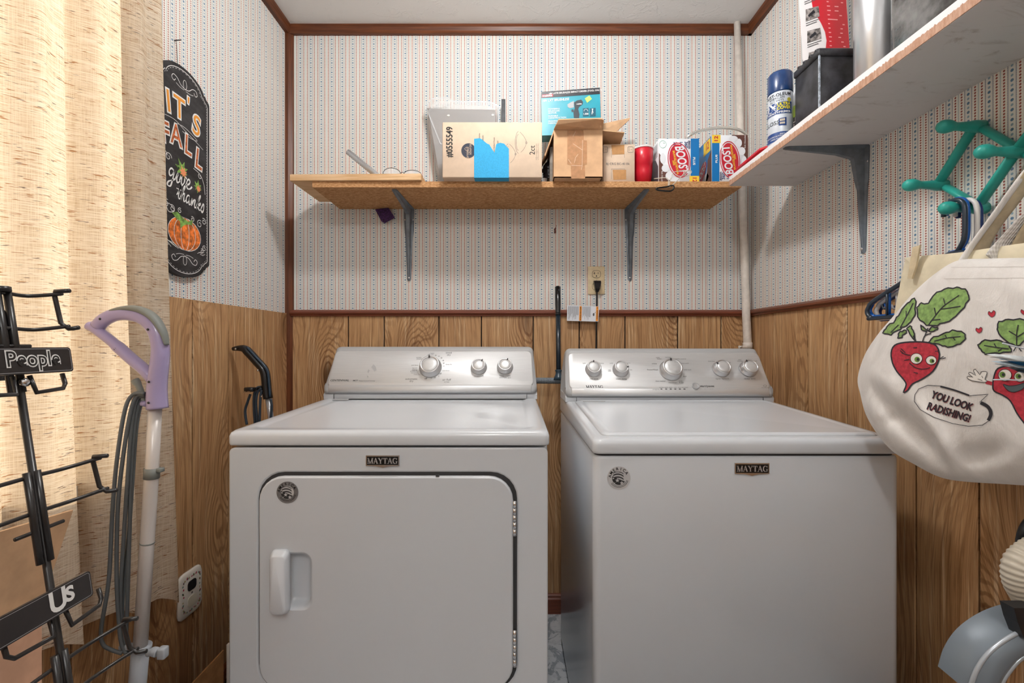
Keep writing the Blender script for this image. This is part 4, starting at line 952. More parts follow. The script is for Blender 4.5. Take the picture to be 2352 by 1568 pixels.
# chalkboard sign
SX = -0.924; so_ = Vector((SX, 1.2825, 1.589)); sfn = lambda a, c, h=0.0: so_ + Vector((h, a, c))
t_ = thing('fall_sign', "black chalkboard style wall sign reading IT'S FALL give thanks with a pumpkin", 'sign', (SX, 1.28, 1.30))
HW, HH = .104, .292
def outline(ins):
    w_, h_ = HW - ins, HH - ins; pts = []
    top = [(-w_, h_ - .052), (-w_ + .004, h_ - .046), (-w_ + .014, h_ - .040), (-w_ + .020, h_ - .032)] + arc(0, h_ - .042, w_ - .022, .042, 170, 90, 7)
    topr = [(-p[0], p[1]) for p in top[::-1][1:]]
    up_ = top + topr
    return up_ + [(p[0], -p[1]) for p in up_[::-1]]
m = M('chalkboard', (44, 42, 44), 0.55, spec=0.3); x, y, z = m.xyz(); n = m.noise(m.comb(x * 20, y * 14, z * 30), 1, 4, 0.7); m.set('Base Color', m.mix(n.step(.35, .75), (34, 33, 35), (62, 60, 62))); CHALK = m.mat
b = MB(); b.prism(outline(0), -.008, .006, sfn); obj('board', b, CHALK, t_)
CW, CO, CR, CG = flat('chalk_white', (226, 226, 224), 0.8), flat('sign_orange', (222, 146, 54), 0.7), flat('sign_rust', (184, 96, 50), 0.7, var=0.35, scale=120), flat('sign_green', (118, 158, 76), 0.7, var=0.3, scale=90)
h = .0066
b = MB(); ol = outline(.010); b.ribbon(ol, .0018, sfn, closed=True, h=h)
ol2 = outline(.0135)
for i in range(0, len(ol2)):
    p, q = Vector(ol2[i]), Vector(ol2[(i + 1) % len(ol2)]); L_ = (q - p).length; k = max(1, int(L_ / .008))
    for j in range(k): b.ribbon([p.lerp(q, (j + .15) / k), p.lerp(q, (j + .65) / k)], .0009, sfn, h=h)
obj('border_line', b, CW, t_, kind='stuff')
def sletter(st, size, cx, cy, xs, rot, colr, warp=None):
    b = MB(); b.text(st, size, sfn, cx, cy, h, bold=.06, xs=xs, rot=rot, warp=warp); obj('letter_outline', b, CW, t_)
    b = MB(); b.text(st, size, sfn, cx, cy, h + .0008, bold=.005, xs=xs, rot=rot, warp=warp); obj('letter', b, colr, t_)
for st, cx, cy, rot, sz in (('I', -.062, .166, .12, .082), ('T', -.022, .168, .02, .082), ("'", .012, .190, -.05, .07), ('S', .046, .152, -.14, .082)): sletter(st, sz, cx, cy, .9, rot, CO)
for st, cx, cy, rot, sz in (('F', -.072, .078, .10, .078), ('A', -.034, .088, .04, .080), ('L', .012, .080, -.06, .078), ('L', .056, .058, -.12, .082)): sletter(st, sz, cx, cy, .78, rot, CR)
# chalk flourishes
b = MB(); lw = .0017
def curl(cx, cy, r, a0, turns, s_=1): return [(cx + s_ * r * (1 - .75 * k / 24) * math.cos(a0 + s_ * 0 + turns * 2 * math.pi * k / 24), cy + r * (1 - .75 * k / 24) * math.sin(a0 + turns * 2 * math.pi * k / 24)) for k in range(25)]
for sy, yo in ((1, .246), (-1, -.246)):
    for sx in (1, -1):
        b.ribbon([(sx * p[0], yo + sy * (p[1])) for p in spl([(0, -.012), (.016, -.008), (.03, .004), (.044, .006), (.05, -.004), (.042, -.010), (.036, -.003)], 4)], lw, sfn, h=h)
        b.ribbon([(sx * p[0], yo + sy * p[1]) for p in spl([(.004, -.016), (.02, -.016), (.034, -.012)], 4)], lw * .7, sfn, h=h)
    b.ribbon([(p[0], p[1]) for p in ell(0, yo, .007, .013, 14)], lw * .8, sfn, closed=True, h=h)
b.ribbon(spl([(-.085, .125), (-.04, .130), (.0, .118), (.045, .106), (.075, .096)], 5), lw * .7, sfn, h=h)
b.ribbon(spl([(-.04, .122), (.0, .126), (.05, .112), (.02, .107), (-.01, .112)], 5), lw * .7, sfn, h=h)
for cx, cy, r in ((-.062, .02, .012), (-.078, .022, .012)): b.ribbon(curl(cx, cy, r, 0, 1.2), lw, sfn, h=h)
b.ribbon(spl([(.034, .026), (.062, .018), (.078, -.004), (.084, -.034)], 4), lw, sfn, h=h); b.ribbon(curl(.062, .012, .008, 2, 1.1), lw, sfn, h=h)
for cx, cy, r, s_ in ((-.07, -.106, .012, 1), (-.048, -.114, .01, -1), (.06, -.128, .012, 1), (.078, -.116, .01, -1), (.08, -.196, .009, 1), (.07, -.205, .007, -1), (-.08, -.088, .008, 1), (-.02, -.112, .008, 1), (.03, -.122, .008, -1)): b.ribbon(curl(cx, cy, r, 1.0, 1.3, s_), lw, sfn, h=h)
b.ribbon(spl([(-.085, -.118), (-.06, -.104), (-.04, -.118), (-.06, -.126), (-.07, -.112)], 4), lw, sfn, h=h)
for k in range(7): b.ribbon([(-.085 + k * .005, -.198 - k * .001), (-.07 + k * .009, -.212 - (k % 3) * .003)], lw * .7, sfn, h=h)
for k in range(5): b.ribbon([(.05 + k * .006, -.216 + (k % 2) * .005), (.068 + k * .004, -.208 - (k % 3) * .005)], lw * .7, sfn, h=h)
obj('chalk_flourish', b, CW, t_, kind='stuff')
# script words, drawn stroke by stroke
def script(word, cx, cy, s, parent):
    K = {'g': ([(.5, .8), (.25, .9), (.08, .6), (.2, .25), (.45, .5), (.55, .9), (.5, .1), (.4, -.55), (.12, -.6), (.15, -.3), (.5, .0), (.75, .25)], .72), 'i': ([(.0, .2), (.2, .85), (.15, .35), (.25, .05), (.5, .3)], .42), 'v': ([(.0, .3), (.12, .85), (.2, .3), (.28, .05), (.48, .4), (.5, .9), (.7, .8)], .62), 'e': ([(.0, .3), (.3, .45), (.42, .75), (.25, .9), (.1, .55), (.22, .1), (.5, .15), (.7, .45)], .6),
         't': ([(.0, .3), (.22, .9), (.32, 1.5), (.2, .6), (.28, .05), (.5, .25)], .42), 'h': ([(.0, .2), (.3, 1.2), (.38, 1.55), (.25, 1.4), (.1, .1), (.1, .05), (.22, .6), (.42, .85), (.42, .4), (.5, .05), (.7, .3)], .62), 'a': ([(.5, .8), (.25, .9), (.08, .5), (.2, .08), (.42, .4), (.52, .88), (.46, .3), (.55, .05), (.75, .3)], .68), 'n': ([(.0, .3), (.12, .85), (.1, .05), (.3, .7), (.48, .85), (.46, .4), (.55, .05), (.75, .3)], .68), 'k': ([(.0, .2), (.3, 1.2), (.38, 1.55), (.25, 1.4), (.1, .05), (.2, .5), (.48, .85), (.42, .55), (.2, .45), (.45, .08), (.7, .25)], .62), 's': ([(.0, .2), (.25, .95), (.38, .4), (.25, .0), (.05, .15), (.3, .1)], .45)}
    b = MB(); tw = sum(K[c][1] for c in word) * s; x_ = cx - tw / 2
    for c in word:
        pts, adv = K[c]; cv = spl([(x_ + (p[0] + .18 * p[1]) * s, cy - .10 * (x_ + p[0] * s - cx) + p[1] * s * .9) for p in pts], 5)
        b.ribbon(cv, [s * (.075 + .055 * abs(math.sin(i * .33))) for i in range(len(cv))], sfn, h=h)
        if c == 'i': b.fill(ell(x_ + .42 * s, cy + 1.2 * s, .07 * s, .07 * s, 8), sfn, h)
        if c == 't': b.ribbon([(x_ + .02 * s, cy + 1.0 * s), (x_ + .6 * s, cy + 1.0 * s)], .08 * s, sfn, h=h)
        x_ += adv * s
    return obj('script_lettering', b, CW, parent)
script('give', -.022, -.040, .037, t_); script('thanks', .022, -.086, .032, t_)
# maple leaves
def leaf(cx, cy, s, rot):
    rs = [1, .45, .85, .4, .7, .35, .6, .3, .75, .3, .6, .35, .7, .4, .85, .45]; N = len(rs)
    pts = [(cx + s * rs[k] * math.sin(rot + 2 * math.pi * k / N), cy + s * rs[k] * math.cos(rot + 2 * math.pi * k / N)) for k in range(N)]
    b = MB(); b.fill(pts, sfn, h); o = obj('leaf_picture', b, CG, t_)
    b = MB(); b.fill([(cx + (p[0] - cx) * .62 + s * .12, cy + (p[1] - cy) * .62 - s * .15) for p in pts], sfn, h + .0004); obj('leaf_blush', b, flat('leaf_orange', (224, 140, 96), 0.7), o)
leaf(-.010, .002, .034, -.5); leaf(.052, -.024, .024, .1)
# pumpkin
b = MB(); b.fill(ell(.0, -.172, .064, .046, 30), sfn, h); pk_ = obj('pumpkin_picture', b, flat('pumpkin_orange', (206, 110, 46), 0.7, var=0.4, scale=70), t_)
b = MB()
for rx in (.064, .042, .016): b.ribbon(ell(0, -.172, rx, .046, 28), .0016, sfn, closed=True, h=h + .0004)
obj('pumpkin_line', b, CW, pk_)
b = MB(); b.fill([(-.05, -.126), (-.03, -.118), (-.006, -.130), (.012, -.134), (.03, -.124), (.028, -.140), (.01, -.142), (-.004, -.148), (-.018, -.160), (-.02, -.142), (-.036, -.136)], sfn, h + .0006); obj('pumpkin_leaf', b, CG, pk_)
b = MB(); wn = PX(405, 93, XL + .006); b.tube([sfn(wn.y - so_.y, HH - .004, 0), wn], .0006, 6); obj('hanging_wire', b, BLK, t_)
b = MB(); b.tube([wn + Vector((-.006, 0, 0)), wn + Vector((.012, .002, .003))], .0014, 8); obj('hanging_nail', b, BLK, t_)

# flowered outlet plate on the left panelling
t_ = thing('flowered_outlet', 'white outlet plate with painted flower border low on the left panelling', 'outlet', (XL, 1.31, .33))
oo = Vector((XL + .0065, 1.312, .397)); ofn = lambda a, c, h=0.0: oo + Vector((h, a, c))
def pl(s): return spl([(-.044 * s, .057 * s), (0, .064 * s), (.044 * s, .057 * s), (.047 * s, 0), (.044 * s, -.057 * s), (0, -.064 * s), (-.044 * s, -.057 * s), (-.047 * s, 0)], 4, True)
m1 = flat('porcelain_plate', (226, 222, 214), 0.25, spec=0.5)
b = MB(); b.loft([[ofn(*p, 0) for p in pl(1)], [ofn(*p, .004) for p in pl(1)], [ofn(*p, .007) for p in pl(.94)], [ofn(*p, .0085) for p in pl(.82)]], True, True); plate = obj('plate', b, m1, t_)
for cz, mt in ((.022, flat('outlet_black', (30, 30, 32), 0.4)), (-.022, flat('outlet_ivory', (216, 212, 196), 0.35))):
    b = MB(); b.prism([(p[0], cz + p[1]) for p in rr(-.017, .017, -.014, .014, .009, 5)], .008, .0105, ofn); obj('receptacle', b, mt, t_)
b = MB(); b.prism(ell(0, 0, .003, .003, 12), .008, .0096, ofn); obj('plate_screw', b, CHROME, t_)
b = MB(); b2 = MB(); b3 = MB()
for k in range(44):
    q = pl(.72)[int(k / 44 * 32) % 32]; q = Vector((q[0] * 1.0 + random.uniform(-.002, .002), q[1] * 1.02 + random.uniform(-.002, .002)))
    tgt = (b, b2, b3)[k % 3]; tgt.fill(ell(q.x, q.y, random.uniform(.0022, .0042), random.uniform(.0018, .003), 7, random.uniform(0, 3)), ofn, .0088)
for bb, nm, cc in ((b, 'painted_rose', (186, 66, 92)), (b2, 'painted_leaf', (98, 132, 122)), (b3, 'painted_bud', (176, 160, 110))): obj(nm, bb, flat(nm, cc, 0.4), plate, kind='stuff')

# steam mop with lavender loop handle
t_ = thing('floor_steamer', 'upright floor steamer with lavender loop handle and coiled grey cord, in front of the curtain', 'floor steamer', (-.79, .97, 0))
LAV = flat('lavender_plastic', (160, 148, 186), 0.28, spec=0.5, Coat_Weight=0.2); LAVG = flat('grey_grip', (122, 126, 122), 0.5); CORD = flat('cord_grey', (96, 102, 106), 0.5); POLE = flat('pole_cream', (206, 200, 196), 0.35, 0.2)
DM = 0.95; q = lambda x_, y_, dd=0.0: P(x_, y_, DM + dd)
b = MB()
lo = spl([q(362, 938), q(360, 905), q(362, 870), q(367, 830), q(368, 795), q(358, 760), q(335, 734), q(303, 722), q(268, 722), q(240, 734), q(224, 750)], 5)
NN = len(lo)
b.tube(lo, [.0188 - .006 * min(1, i / NN * 1.4) for i in range(NN)], 12, sq=(1.05, 1.0), up=(0, 1, 0))
b.tube(spl([q(204, 747), q(215, 752), q(232, 764), q(262, 788), q(300, 822), q(333, 850), q(352, 872)], 4), [.006] + [.0095] * 12 + [.011] * 12, 12, sq=(1, 1.25), up=(0, 1, 0))
b.tube(spl([q(224, 748), q(212, 750), q(202, 746)], 3), [.012, .010, .008, .0075, .0065, .006, .0045], 10)
obj('loop_handle', b, LAV, t_)
b = MB(); b.tube(spl([q(255, 714, -.004), q(290, 708, -.004), q(325, 712, -.004), (q(355, 731, -.004)), q(376, 765, -.004), q(383, 792, -.004)], 5), [.004 + .006 * math.sin(math.pi * (i + .5) / 26) for i in range(26)], 10, sq=(.75, 1.3), up=(0, 1, 0)); obj('grip_pad', b, LAVG, t_)
for px_, py_ in ((242, 733), (353, 757), (276, 801), (359, 875), (358, 922)):
    b = MB(); b.lathe([(.0026, 0), (.0024, .0008)], 10, Matrix.Translation(q(px_, py_) + Vector((0, -.0195 if py_ > 840 else (-.0155 if px_ > 300 else -.0125), 0))) @ Matrix.Rotation(math.pi / 2, 4, 'X')); obj('screw_hole', b, BLK, t_)
b = MB(); b.tube([q(356, 938), q(348.6, 1085), q(348.5, 1088), q(338, 1245), q(322, 1490)], [.0123, .0123, .0128, .0128, .0128], 16); obj('pole', b, POLE, t_)
b = MB(); b.tube([q(349.5, 1074), q(348, 1098)], .0142, 16); b.rbox(*(lambda p: (p.x + .008, p.x + .02, p.y - .006, p.y + .006, p.z - .004, p.z + .004))(q(352, 1079)), .001, 1); obj('height_collar', b, LAVG, t_)
b = MB(); b.tube([q(338.5, 1244), q(338, 1247)], .0132, 16); obj('pole_joint', b, LAVG, t_)
LG = flat('pale_blue_grey', (170, 176, 184), 0.4)
foot = q(312, 1568); foot = Vector((foot.x - .022, DM, .10))
b = MB(); b.tube([q(325, 1482), q(324, 1490), q(323.5, 1491)], [.0185, .0185, .016], 16); b.tube([q(323, 1490), q(316, 1568), foot], .0158, 16); obj('lower_tube', b, LG, t_)
b = MB(); b.tube([foot, foot + Vector((-.004, 0, -.05))], .02, 12); b.rbox(foot.x - .10, foot.x + .10, DM - .06, DM + .06, .004, .055, .012, 2); obj('steam_head', b, LAV, t_)
b = MB(); b.tube(spl([q(333, 923, .005), q(326, 905, .004), q(318, 885, .004), (q(310, 872, .004))], 3), [.005] * 4 + [.006] * 3 + [.0075] * 3, 10); obj('cord_hook', b, LAVG, t_)
b = MB(); b.tube([q(338, 928), q(326, 926)], .006, 8); obj('hook_pin', b, LAV, t_)
b = MB(); b.rbox(*(lambda p: (p.x - .03, p.x + .01, p.y - .006, p.y + .008, p.z - .006, p.z + .004))(q(309, 1484)), .002, 1); obj('lower_cord_hook', b, LG, t_)
for k, pts in enumerate(([(332, 903), (305, 906), (286, 945), (268, 1060), (258, 1180), (250, 1330), (233, 1440), (236, 1478), (256, 1492), (280, 1500)], [(333, 906), (312, 912), (297, 960), (280, 1070), (270, 1180), (268, 1330), (275, 1450), (283, 1490), (291, 1500)],
        [(334, 909), (315, 918), (303, 970), (293, 1100), (284, 1240), (277, 1380), (284, 1470), (292, 1503)], [(335, 912), (320, 925), (309, 980), (301, 1100), (297, 1240), (292, 1400), (290, 1470), (296, 1505)], [(336, 915), (324, 928), (313, 985), (304, 1110), (294, 1250), (281, 1390), (286, 1460), (298, 1500)])):
    b = MB(); b.tube(spl([q(px_, py_, -.012 + .006 * k) for px_, py_ in pts], 6), .0036, 8); obj('power_cord', b, CORD, t_)
b = MB(); b.tube(spl([q(340, 1500, -.02), q(352, 1496, -.02), q(362, 1498, -.02)], 3), [.007] * 3 + [.009] * 4, 10); b.rbox(*(lambda p: (p.x - .008, p.x + .008, p.y - .008, p.y + .008, p.z - .011, p.z + .011))(q(374, 1498, -.02)), .003, 2); obj('plug', b, LG, t_)

# magazine rack: bent black wire, leaning against the wall
BWIRE = flat('black_enamel_wire', (36, 34, 34), 0.3, spec=0.5)
t_ = thing('magazine_rack', 'black wire magazine rack with two lettered black nameplates at the left edge', 'magazine rack', (-.53, .58, 0))
RY = .58
def RK(y_, z_, out=0.0): return Vector((-.648 + (1.178 - z_) * .152 + out, y_, z_))      # leaning plane, out = towards the room
def zat(py_, X_, Y_): return CZ - (py_ - HY) / F * Y_
ztop = 1.178
b = MB(); 
for dy in (-.006, .006): b.tube([RK(RY + dy, ztop), RK(RY + dy, 1.045)], .0042, 8)
b.tube([RK(RY, ztop + .001, .0)] + [RK(RY, ztop - .005)], .009, 8)
b.tube([RK(RY + .004, 1.06), RK(RY + .004, .05)], .0042, 8)
for dy in (-.006, .006): b.tube([RK(RY + dy, .945, .003), RK(RY + dy, .83, .003)], .0042, 8)
for dy in (-.006, .006): b.tube([RK(RY + dy, .715, .003), RK(RY + dy, .60, .003)], .0042, 8)
obj('post', b, BWIRE, t_)
b = MB(); b.box(*sorted((RK(0, 1.14).x - .012, RK(0, 1.14).x - .008)), RY - .017, RY + .017, 1.06, 1.15); obj('post_plate', b, BWIRE, t_)
def pocket(zt_, s):
    "wire pocket: two rails with bent ends, stub, lower loop"
    w1, w2 = .055 * s, .058 * s
    for zz, wd in ((zt_, w1), (zt_ - .045, w2)):
        b = MB(); b.tube(spl([RK(RY - wd, zz + .004, .03), RK(RY - wd * .8, zz, .004), RK(RY, zz), RK(RY + wd * .55, zz - .001, .0), RK(RY + wd, zz + .004, .016), RK(RY + wd * 1.05, zz + .005, .02)], 4), .0026, 8); obj('rail', b, BWIRE, t_)
    for sg in (1, -1):
        b = MB(); b.tube([RK(RY + sg * (w1 + .001), zt_ + .009, .033), RK(RY + sg * w1, zt_ + .008, .014), RK(RY + sg * w1, zt_ + .002, .012), RK(RY + sg * w2, zt_ - .036, .012), RK(RY + sg * (w2 + .002), zt_ - .044, .02), RK(RY + sg * (w2 + .002), zt_ - .042, .034)], .003, 8); obj('end_hook', b, BWIRE, t_)
    b = MB(); b.tube([RK(RY - .02 * s, zt_ - .068), RK(RY + .024 * s, zt_ - .068)], .0026, 8); obj('stub', b, BWIRE, t_)
pocket(1.172, 1.0); pocket(.938, 1.35); pocket(.70, 1.5)
def plate_(zc, hgt, y0_, y1_, name):
    o = RK(0, zc, .012); v = (RK(0, zc + .1) - RK(0, zc)).normalized()
    fn = lambda a, c, h=0.0: Vector((o.x, 0, zc)) + Vector((0, a, 0)) + v * c + Vector((1, 0, .15)).normalized() * h
    b = MB(); b.prism(rr(y0_, y1_, -hgt / 2, hgt / 2, .004, 4), 0, .004, fn); pl_ = obj('nameplate', b, flat('nameplate_black', (40, 36, 36), 0.35, spec=0.5), t_)
    b = MB(); b.ribbon(rr(y0_ + .002, y1_ - .002, -hgt / 2 + .002, hgt / 2 - .002, .003, 3), .0005, fn, closed=True, h=.0043); obj('nameplate_line', b, GREYP, pl_)
    return fn, pl_
fn, pl_ = plate_(1.085, .034, .48, .642, 'People')
b = MB(); b.text('People', .028, fn, .591, .0015, .0044, bold=.055, xs=.88); o = obj('nameplate_lettering', b, CW, pl_)
b = MB(); b.text('People', .028, fn, .591, .0015, .0048, bold=-.002, xs=.88); obj('lettering_fill', b, BWIRE, pl_)
fn, pl_ = plate_(.782, .034, .44, .622, 'Us')
b = MB(); b.text('U', .036, fn, .576, 0, .0044, bold=.03, xs=.9); b.text('S', .025, fn, .591, .001, .0046, bold=.04); obj('nameplate_lettering', b, CW, pl_)
for zz, w_ in ((1.066, .055), (.765, .06)):
    for sg in (1, -1):
        b = MB(); b.tube([RK(RY + sg * w_ * 1.0, zz, .006), RK(RY + sg * w_ * 1.0, zz - .014, .008), RK(RY + sg * w_ * .9, zz - .02, .010), RK(RY + sg * .012, zz - .022, .012), RK(RY + sg * .010, zz, .008)], .0028, 8); obj('lower_loop', b, BWIRE, t_)
b = MB(); b.lathe([(.006, 0), (.0055, .004), (.002, .0055)], 12, Matrix.Translation(RK(RY + .004, 1.058, .006)) @ Matrix.Rotation(math.pi / 2, 4, 'Y')); obj('bolt', b, CHROME, t_)
b = MB(); b.tube([RK(RY - .10, .012, .05), RK(RY - .10, .012, -.05), RK(RY + .10, .012, -.05), RK(RY + .10, .012, .05)], .005, 8, closed=True); b.tube([RK(RY, .06), RK(RY, .012, .0)], .0042, 8); b.tube([RK(RY - .1, .012), RK(RY + .1, .012)], .004, 8); obj('foot_frame', b, BWIRE, t_)

# cardboard box with raised flap behind the rack
t_ = thing('tall_carton', 'tall brown cardboard box with a raised flap behind the magazine rack', 'box', (-.78, .47, 0))
SAL = flat('salmon_card', (206, 162, 134), 0.85, spec=0.15, var=0.08, bump=0.06, scale=12)
b = MB(); b.box(-.80, -.72, .22, .70, .0, .004); b.box(-.80, -.797, .22, .70, .004, .708); b.box(-.723, -.72, .22, .70, .004, .708); b.box(-.797, -.723, .22, .223, .004, .708); b.box(-.797, -.723, .697, .70, .004, .708); obj('carton', b, SAL, t_)
b = MB(); slab(b, [(-.72, .22, .708), (-.72, .70, .708), (-.693, .722, .845), (-.70, .60, .852), (-.70, .24, .85)], .0035); obj('raised_flap', b, CARD, t_)

# black-handled sweeper standing behind the dryer's left side
t_ = thing('stick_sweeper', 'black angled vacuum handle on a grey pole between the dryer and the left wall', 'vacuum', (-.80, 1.5, 0))
DS = 1.50; q = lambda x_, y_, dd=0.0: P(x_, y_, DS + dd)
HB = flat('handle_black', (20, 22, 26), 0.22, spec=0.6)
b = MB(); pts = spl([q(535, 801), q(548, 799.5), q(562, 801), (q(574, 812)), q(592, 832), q(606, 849), q(611, 870), q(613, 895), q(616, 915)], 4)
b.tube(pts, [.006 + .008 * min(1, i / 10) for i in range(len(pts))], 12, sq=(1, 1.2), up=(0, 1, 0)); obj('handle', b, HB, t_)
b = MB(); b.tube(spl([q(567, 797, -.012), q(590, 822, -.016), q(612, 846, -.016), q(617, 870, -.014), q(620, 912, -.014)], 4), .0035, 8); obj('handle_ridge', b, flat('ridge_blue', (40, 60, 78), 0.3), t_)
for px_, py_ in ((548, 801), (598, 850), (607, 909)):
    b = MB(); b.lathe([(.0035, 0), (.003, .0015)], 10, Matrix.Translation(q(px_, py_) + Vector((0, -.0168, 0))) @ Matrix.Rotation(math.pi / 2, 4, 'X')); obj('screw', b, CHROME, t_)
b = MB(); b.tube([q(615, 912), q(622, 955), Vector((-.775, DS, .10))], .0085, 14); obj('pole', b, flat('pole_grey', (190, 194, 200), 0.3, 0.4), t_)
b = MB(); b.rbox(-.90, -.665, DS - .08, DS + .08, .003, .07, .015, 2); b.tube([Vector((-.775, DS, .06)), Vector((-.775, DS, .12))], .018, 12); obj('sweeper_head', b, HB, t_)
b = MB(); b.tube([q(612, 893), q(594, 893)], .010, 10); b.rbox(*(lambda p: (p.x - .016, p.x + .014, p.y - .012, p.y + .012, p.z - .007, p.z + .007))(q(575, 894, -.02)), .003, 1); pg = obj('plug', b, HB, t_)
for px_ in (559, 569):
    b = MB(); p0 = q(px_ + 6, 897, -.03); b.box(p0.x - .009, p0.x, p0.y - .001, p0.y + .001, p0.z - .006, p0.z - .002); obj('plug_prong', b, CHROME, pg)
for k, pp in enumerate(([(575, 905), (568, 925), (563, 945), (567, 975)], [(600, 888), (588, 893), (583, 920), (586, 975)], [(601, 892), (592, 900), (588, 925), (592, 975)], [(601, 896), (598, 915), (596, 970)], [(622, 915), (624, 935), (622, 960)])):
    b = MB(); b.tube(spl([q(*p, -.004 * k) for p in pp], 5), .0042, 8); obj('power_cord', b, flat('cord_blueblack', (46, 58, 70), 0.4), t_)

# low carton between dryer and wall
t_ = thing('low_carton', 'worn cardboard box flap low down between the dryer and the left wall', 'box', (-.80, 1.25, 0))
b = MB(); slab(b, [P(440, 1568, 1.12), P(511, 1492, 1.22), P(509, 1568, 1.22) + Vector((0, 0, -.12)), P(440, 1568, 1.12) + Vector((0, 0, -.14))], .004); obj('torn_flap', b, CARDD, t_)
zl = (P(440, 1568, 1.12) + Vector((0, 0, -.14))).z
b = MB(); b.box(-.90, -.675, 1.10, 1.21, .0, .004); b.box(-.90, -.896, 1.10, 1.21, .004, zl + .02); b.box(-.679, -.675, 1.10, 1.21, .004, zl + .02); b.box(-.896, -.679, 1.10, 1.104, .004, zl + .02); b.box(-.896, -.679, 1.206, 1.21, .004, zl + .02); obj('carton', b, CARDD, t_)
b = MB(); xx = P(511, 0, 1.225).x; b.rbox(xx, -.655, 1.24, 1.25, .004, P(0, 1488, 1.225).z, .002, 1); obj('foam_sheet', b, WHITE, label='white foam sheet edge standing beside the low torn carton', cat='foam sheet')
# ------------------------------------------------------------------ back wall fittings
m_ = flat('outlet_beige', (214, 196, 160), 0.4, var=0.04)
t_ = thing('wall_outlet', 'beige duplex outlet on the wallpaper with a black plug in it', 'outlet', tuple(P(1368, 677, YB)))
a, c = P(1350, 612, YB), P(1388.5, 676, YB)
b = MB(); b.rbox(a.x, c.x, YB - .006, YB - .0002, c.z, a.z, .002, 2); plate = obj('plate', b, m_, t_)
oc = (a + c) / 2; ofn = lambda p, q, h=0.0: Vector((oc.x + p, YB - .006 - h, oc.z + q))
for cz in (.0255, -.0255):
    b = MB(); b.prism(rr(-.017, .017, cz - .0145, cz + .0145, .012, 5), 0, .0015, ofn); rc = obj('receptacle', b, m_, t_)
    b = MB(); b.ribbon(rr(-.0175, .0175, cz - .015, cz + .015, .012, 5), .0012, ofn, closed=True, h=.0017); obj('receptacle_edge', b, BLK, rc)
    if cz > 0:
        for p in ([(-.009, .008), (-.0065, .008), (-.0065, -.001), (-.009, -.001)], [(-.012, .0045), (-.009, .0045), (-.009, .002), (-.012, .002)], [(.006, .007), (.008, .007), (.008, .0), (.006, .0)], ell(0, -.008, .0028, .003, 10)):
            b = MB(); b.fill([(u_, cz + v_) for u_, v_ in p], ofn, .0019); obj('slot', b, BLK, rc)
b = MB(); b.lathe([(.0028, 0), (.0024, .0012)], 10, Matrix.Translation(ofn(0, 0)) @ Matrix.Rotation(math.pi / 2, 4, 'X')); obj('plate_screw', b, CHROME, t_)
t_ = thing('power_cord', 'black plug and flat cord running down from the beige outlet behind the washer', 'cord', tuple(P(1371, 800, 1.88)))
b = MB(); q0 = P(1371, 648, 1.885)
b.loft([[Vector((q0.x + sx * w_, 1.892 - dy, zz)) for sx, dy in ((-1, 0), (-1, dp), (1, dp), (1, 0))] for w_, dp, zz in ((.012, .004, q0.z + .008), (.0145, .02, q0.z + .004), (.014, .026, q0.z - .006), (.009, .022, q0.z - .028), (.006, .014, q0.z - .04))], True, True, False); obj('plug', b, HB, t_)
b = MB(); b.tube(spl([P(1371, 668, 1.882), P(1371, 690, 1.882), P(1370, 730, 1.88), P(1369.5, 800, 1.88), P(1369, 900, 1.87)], 4), .0048, 8, sq=(1, .6)); obj('cord', b, HB, t_)
# warning tag on the cord
t_ = thing('warning_tag', 'white and orange bilingual warning tag on the cord above the washer', 'tag', tuple(P(1339, 740, 1.868)))
q4 = [P(1303, 701, 1.868), P(1376, 703.5, 1.868), P(1374.5, 738.5, 1.868), P(1302, 736.5, 1.868)]
b = MB(); slab(b, [q4[0], q4[3], q4[2], q4[1]], .0008); obj('tag_sheet', b, flat('tag_white', (224, 228, 236), 0.4, spec=0.4), t_)
tf = lambda u_, v_, h=0.0: q4[3] + (q4[2] - q4[3]) * u_ + (q4[0] - q4[3]) * v_ + Vector((0, -.001 - h, 0))
for u0, u1, st in ((.385, .46, '▲ ADVERTENCIA'), (.915, .985, '▲ WARNING')):
    b = MB(); b.fill([(u0, .03), (u1, .03), (u1, .97), (u0, .97)], tf, .0002); ob = obj('orange_band', b, flat('warning_orange', (238, 150, 40), 0.5), t_)
    b = MB(); b.text(st.replace('▲ ', ''), .13, lambda a_, c_, h=0: tf((u0 + u1) / 2 + c_ * .42, .45 - a_ * .95, h), 0, 0, .0004, bold=.02); b.fill([((u0 + u1) / 2 - .02, .86), ((u0 + u1) / 2 + .02, .86), ((u0 + u1) / 2, .94)], tf, .0004); obj('band_lettering', b, BLK, ob)
b = MB()
for k in range(19):
    u_ = .035 + k * .0178 if k < 19 else 0
    L_ = random.uniform(.45, .9); b.ribbon([(u_, .95), (u_, .95 - L_)], .006, tf, h=.0002)
for k in range(14): u_ = .49 + k * .019; L_ = random.uniform(.45, .88); b.ribbon([(u_, .95), (u_, .95 - L_)], .006, tf, h=.0002)
b.fill(ell(.84, .45, .03, .1, 14), tf, .0003); b.ribbon([(.84, .5), (.88, .55), (.90, .62)], .012, tf, h=.0003); obj('tag_print', b, INK, t_, kind='stuff')
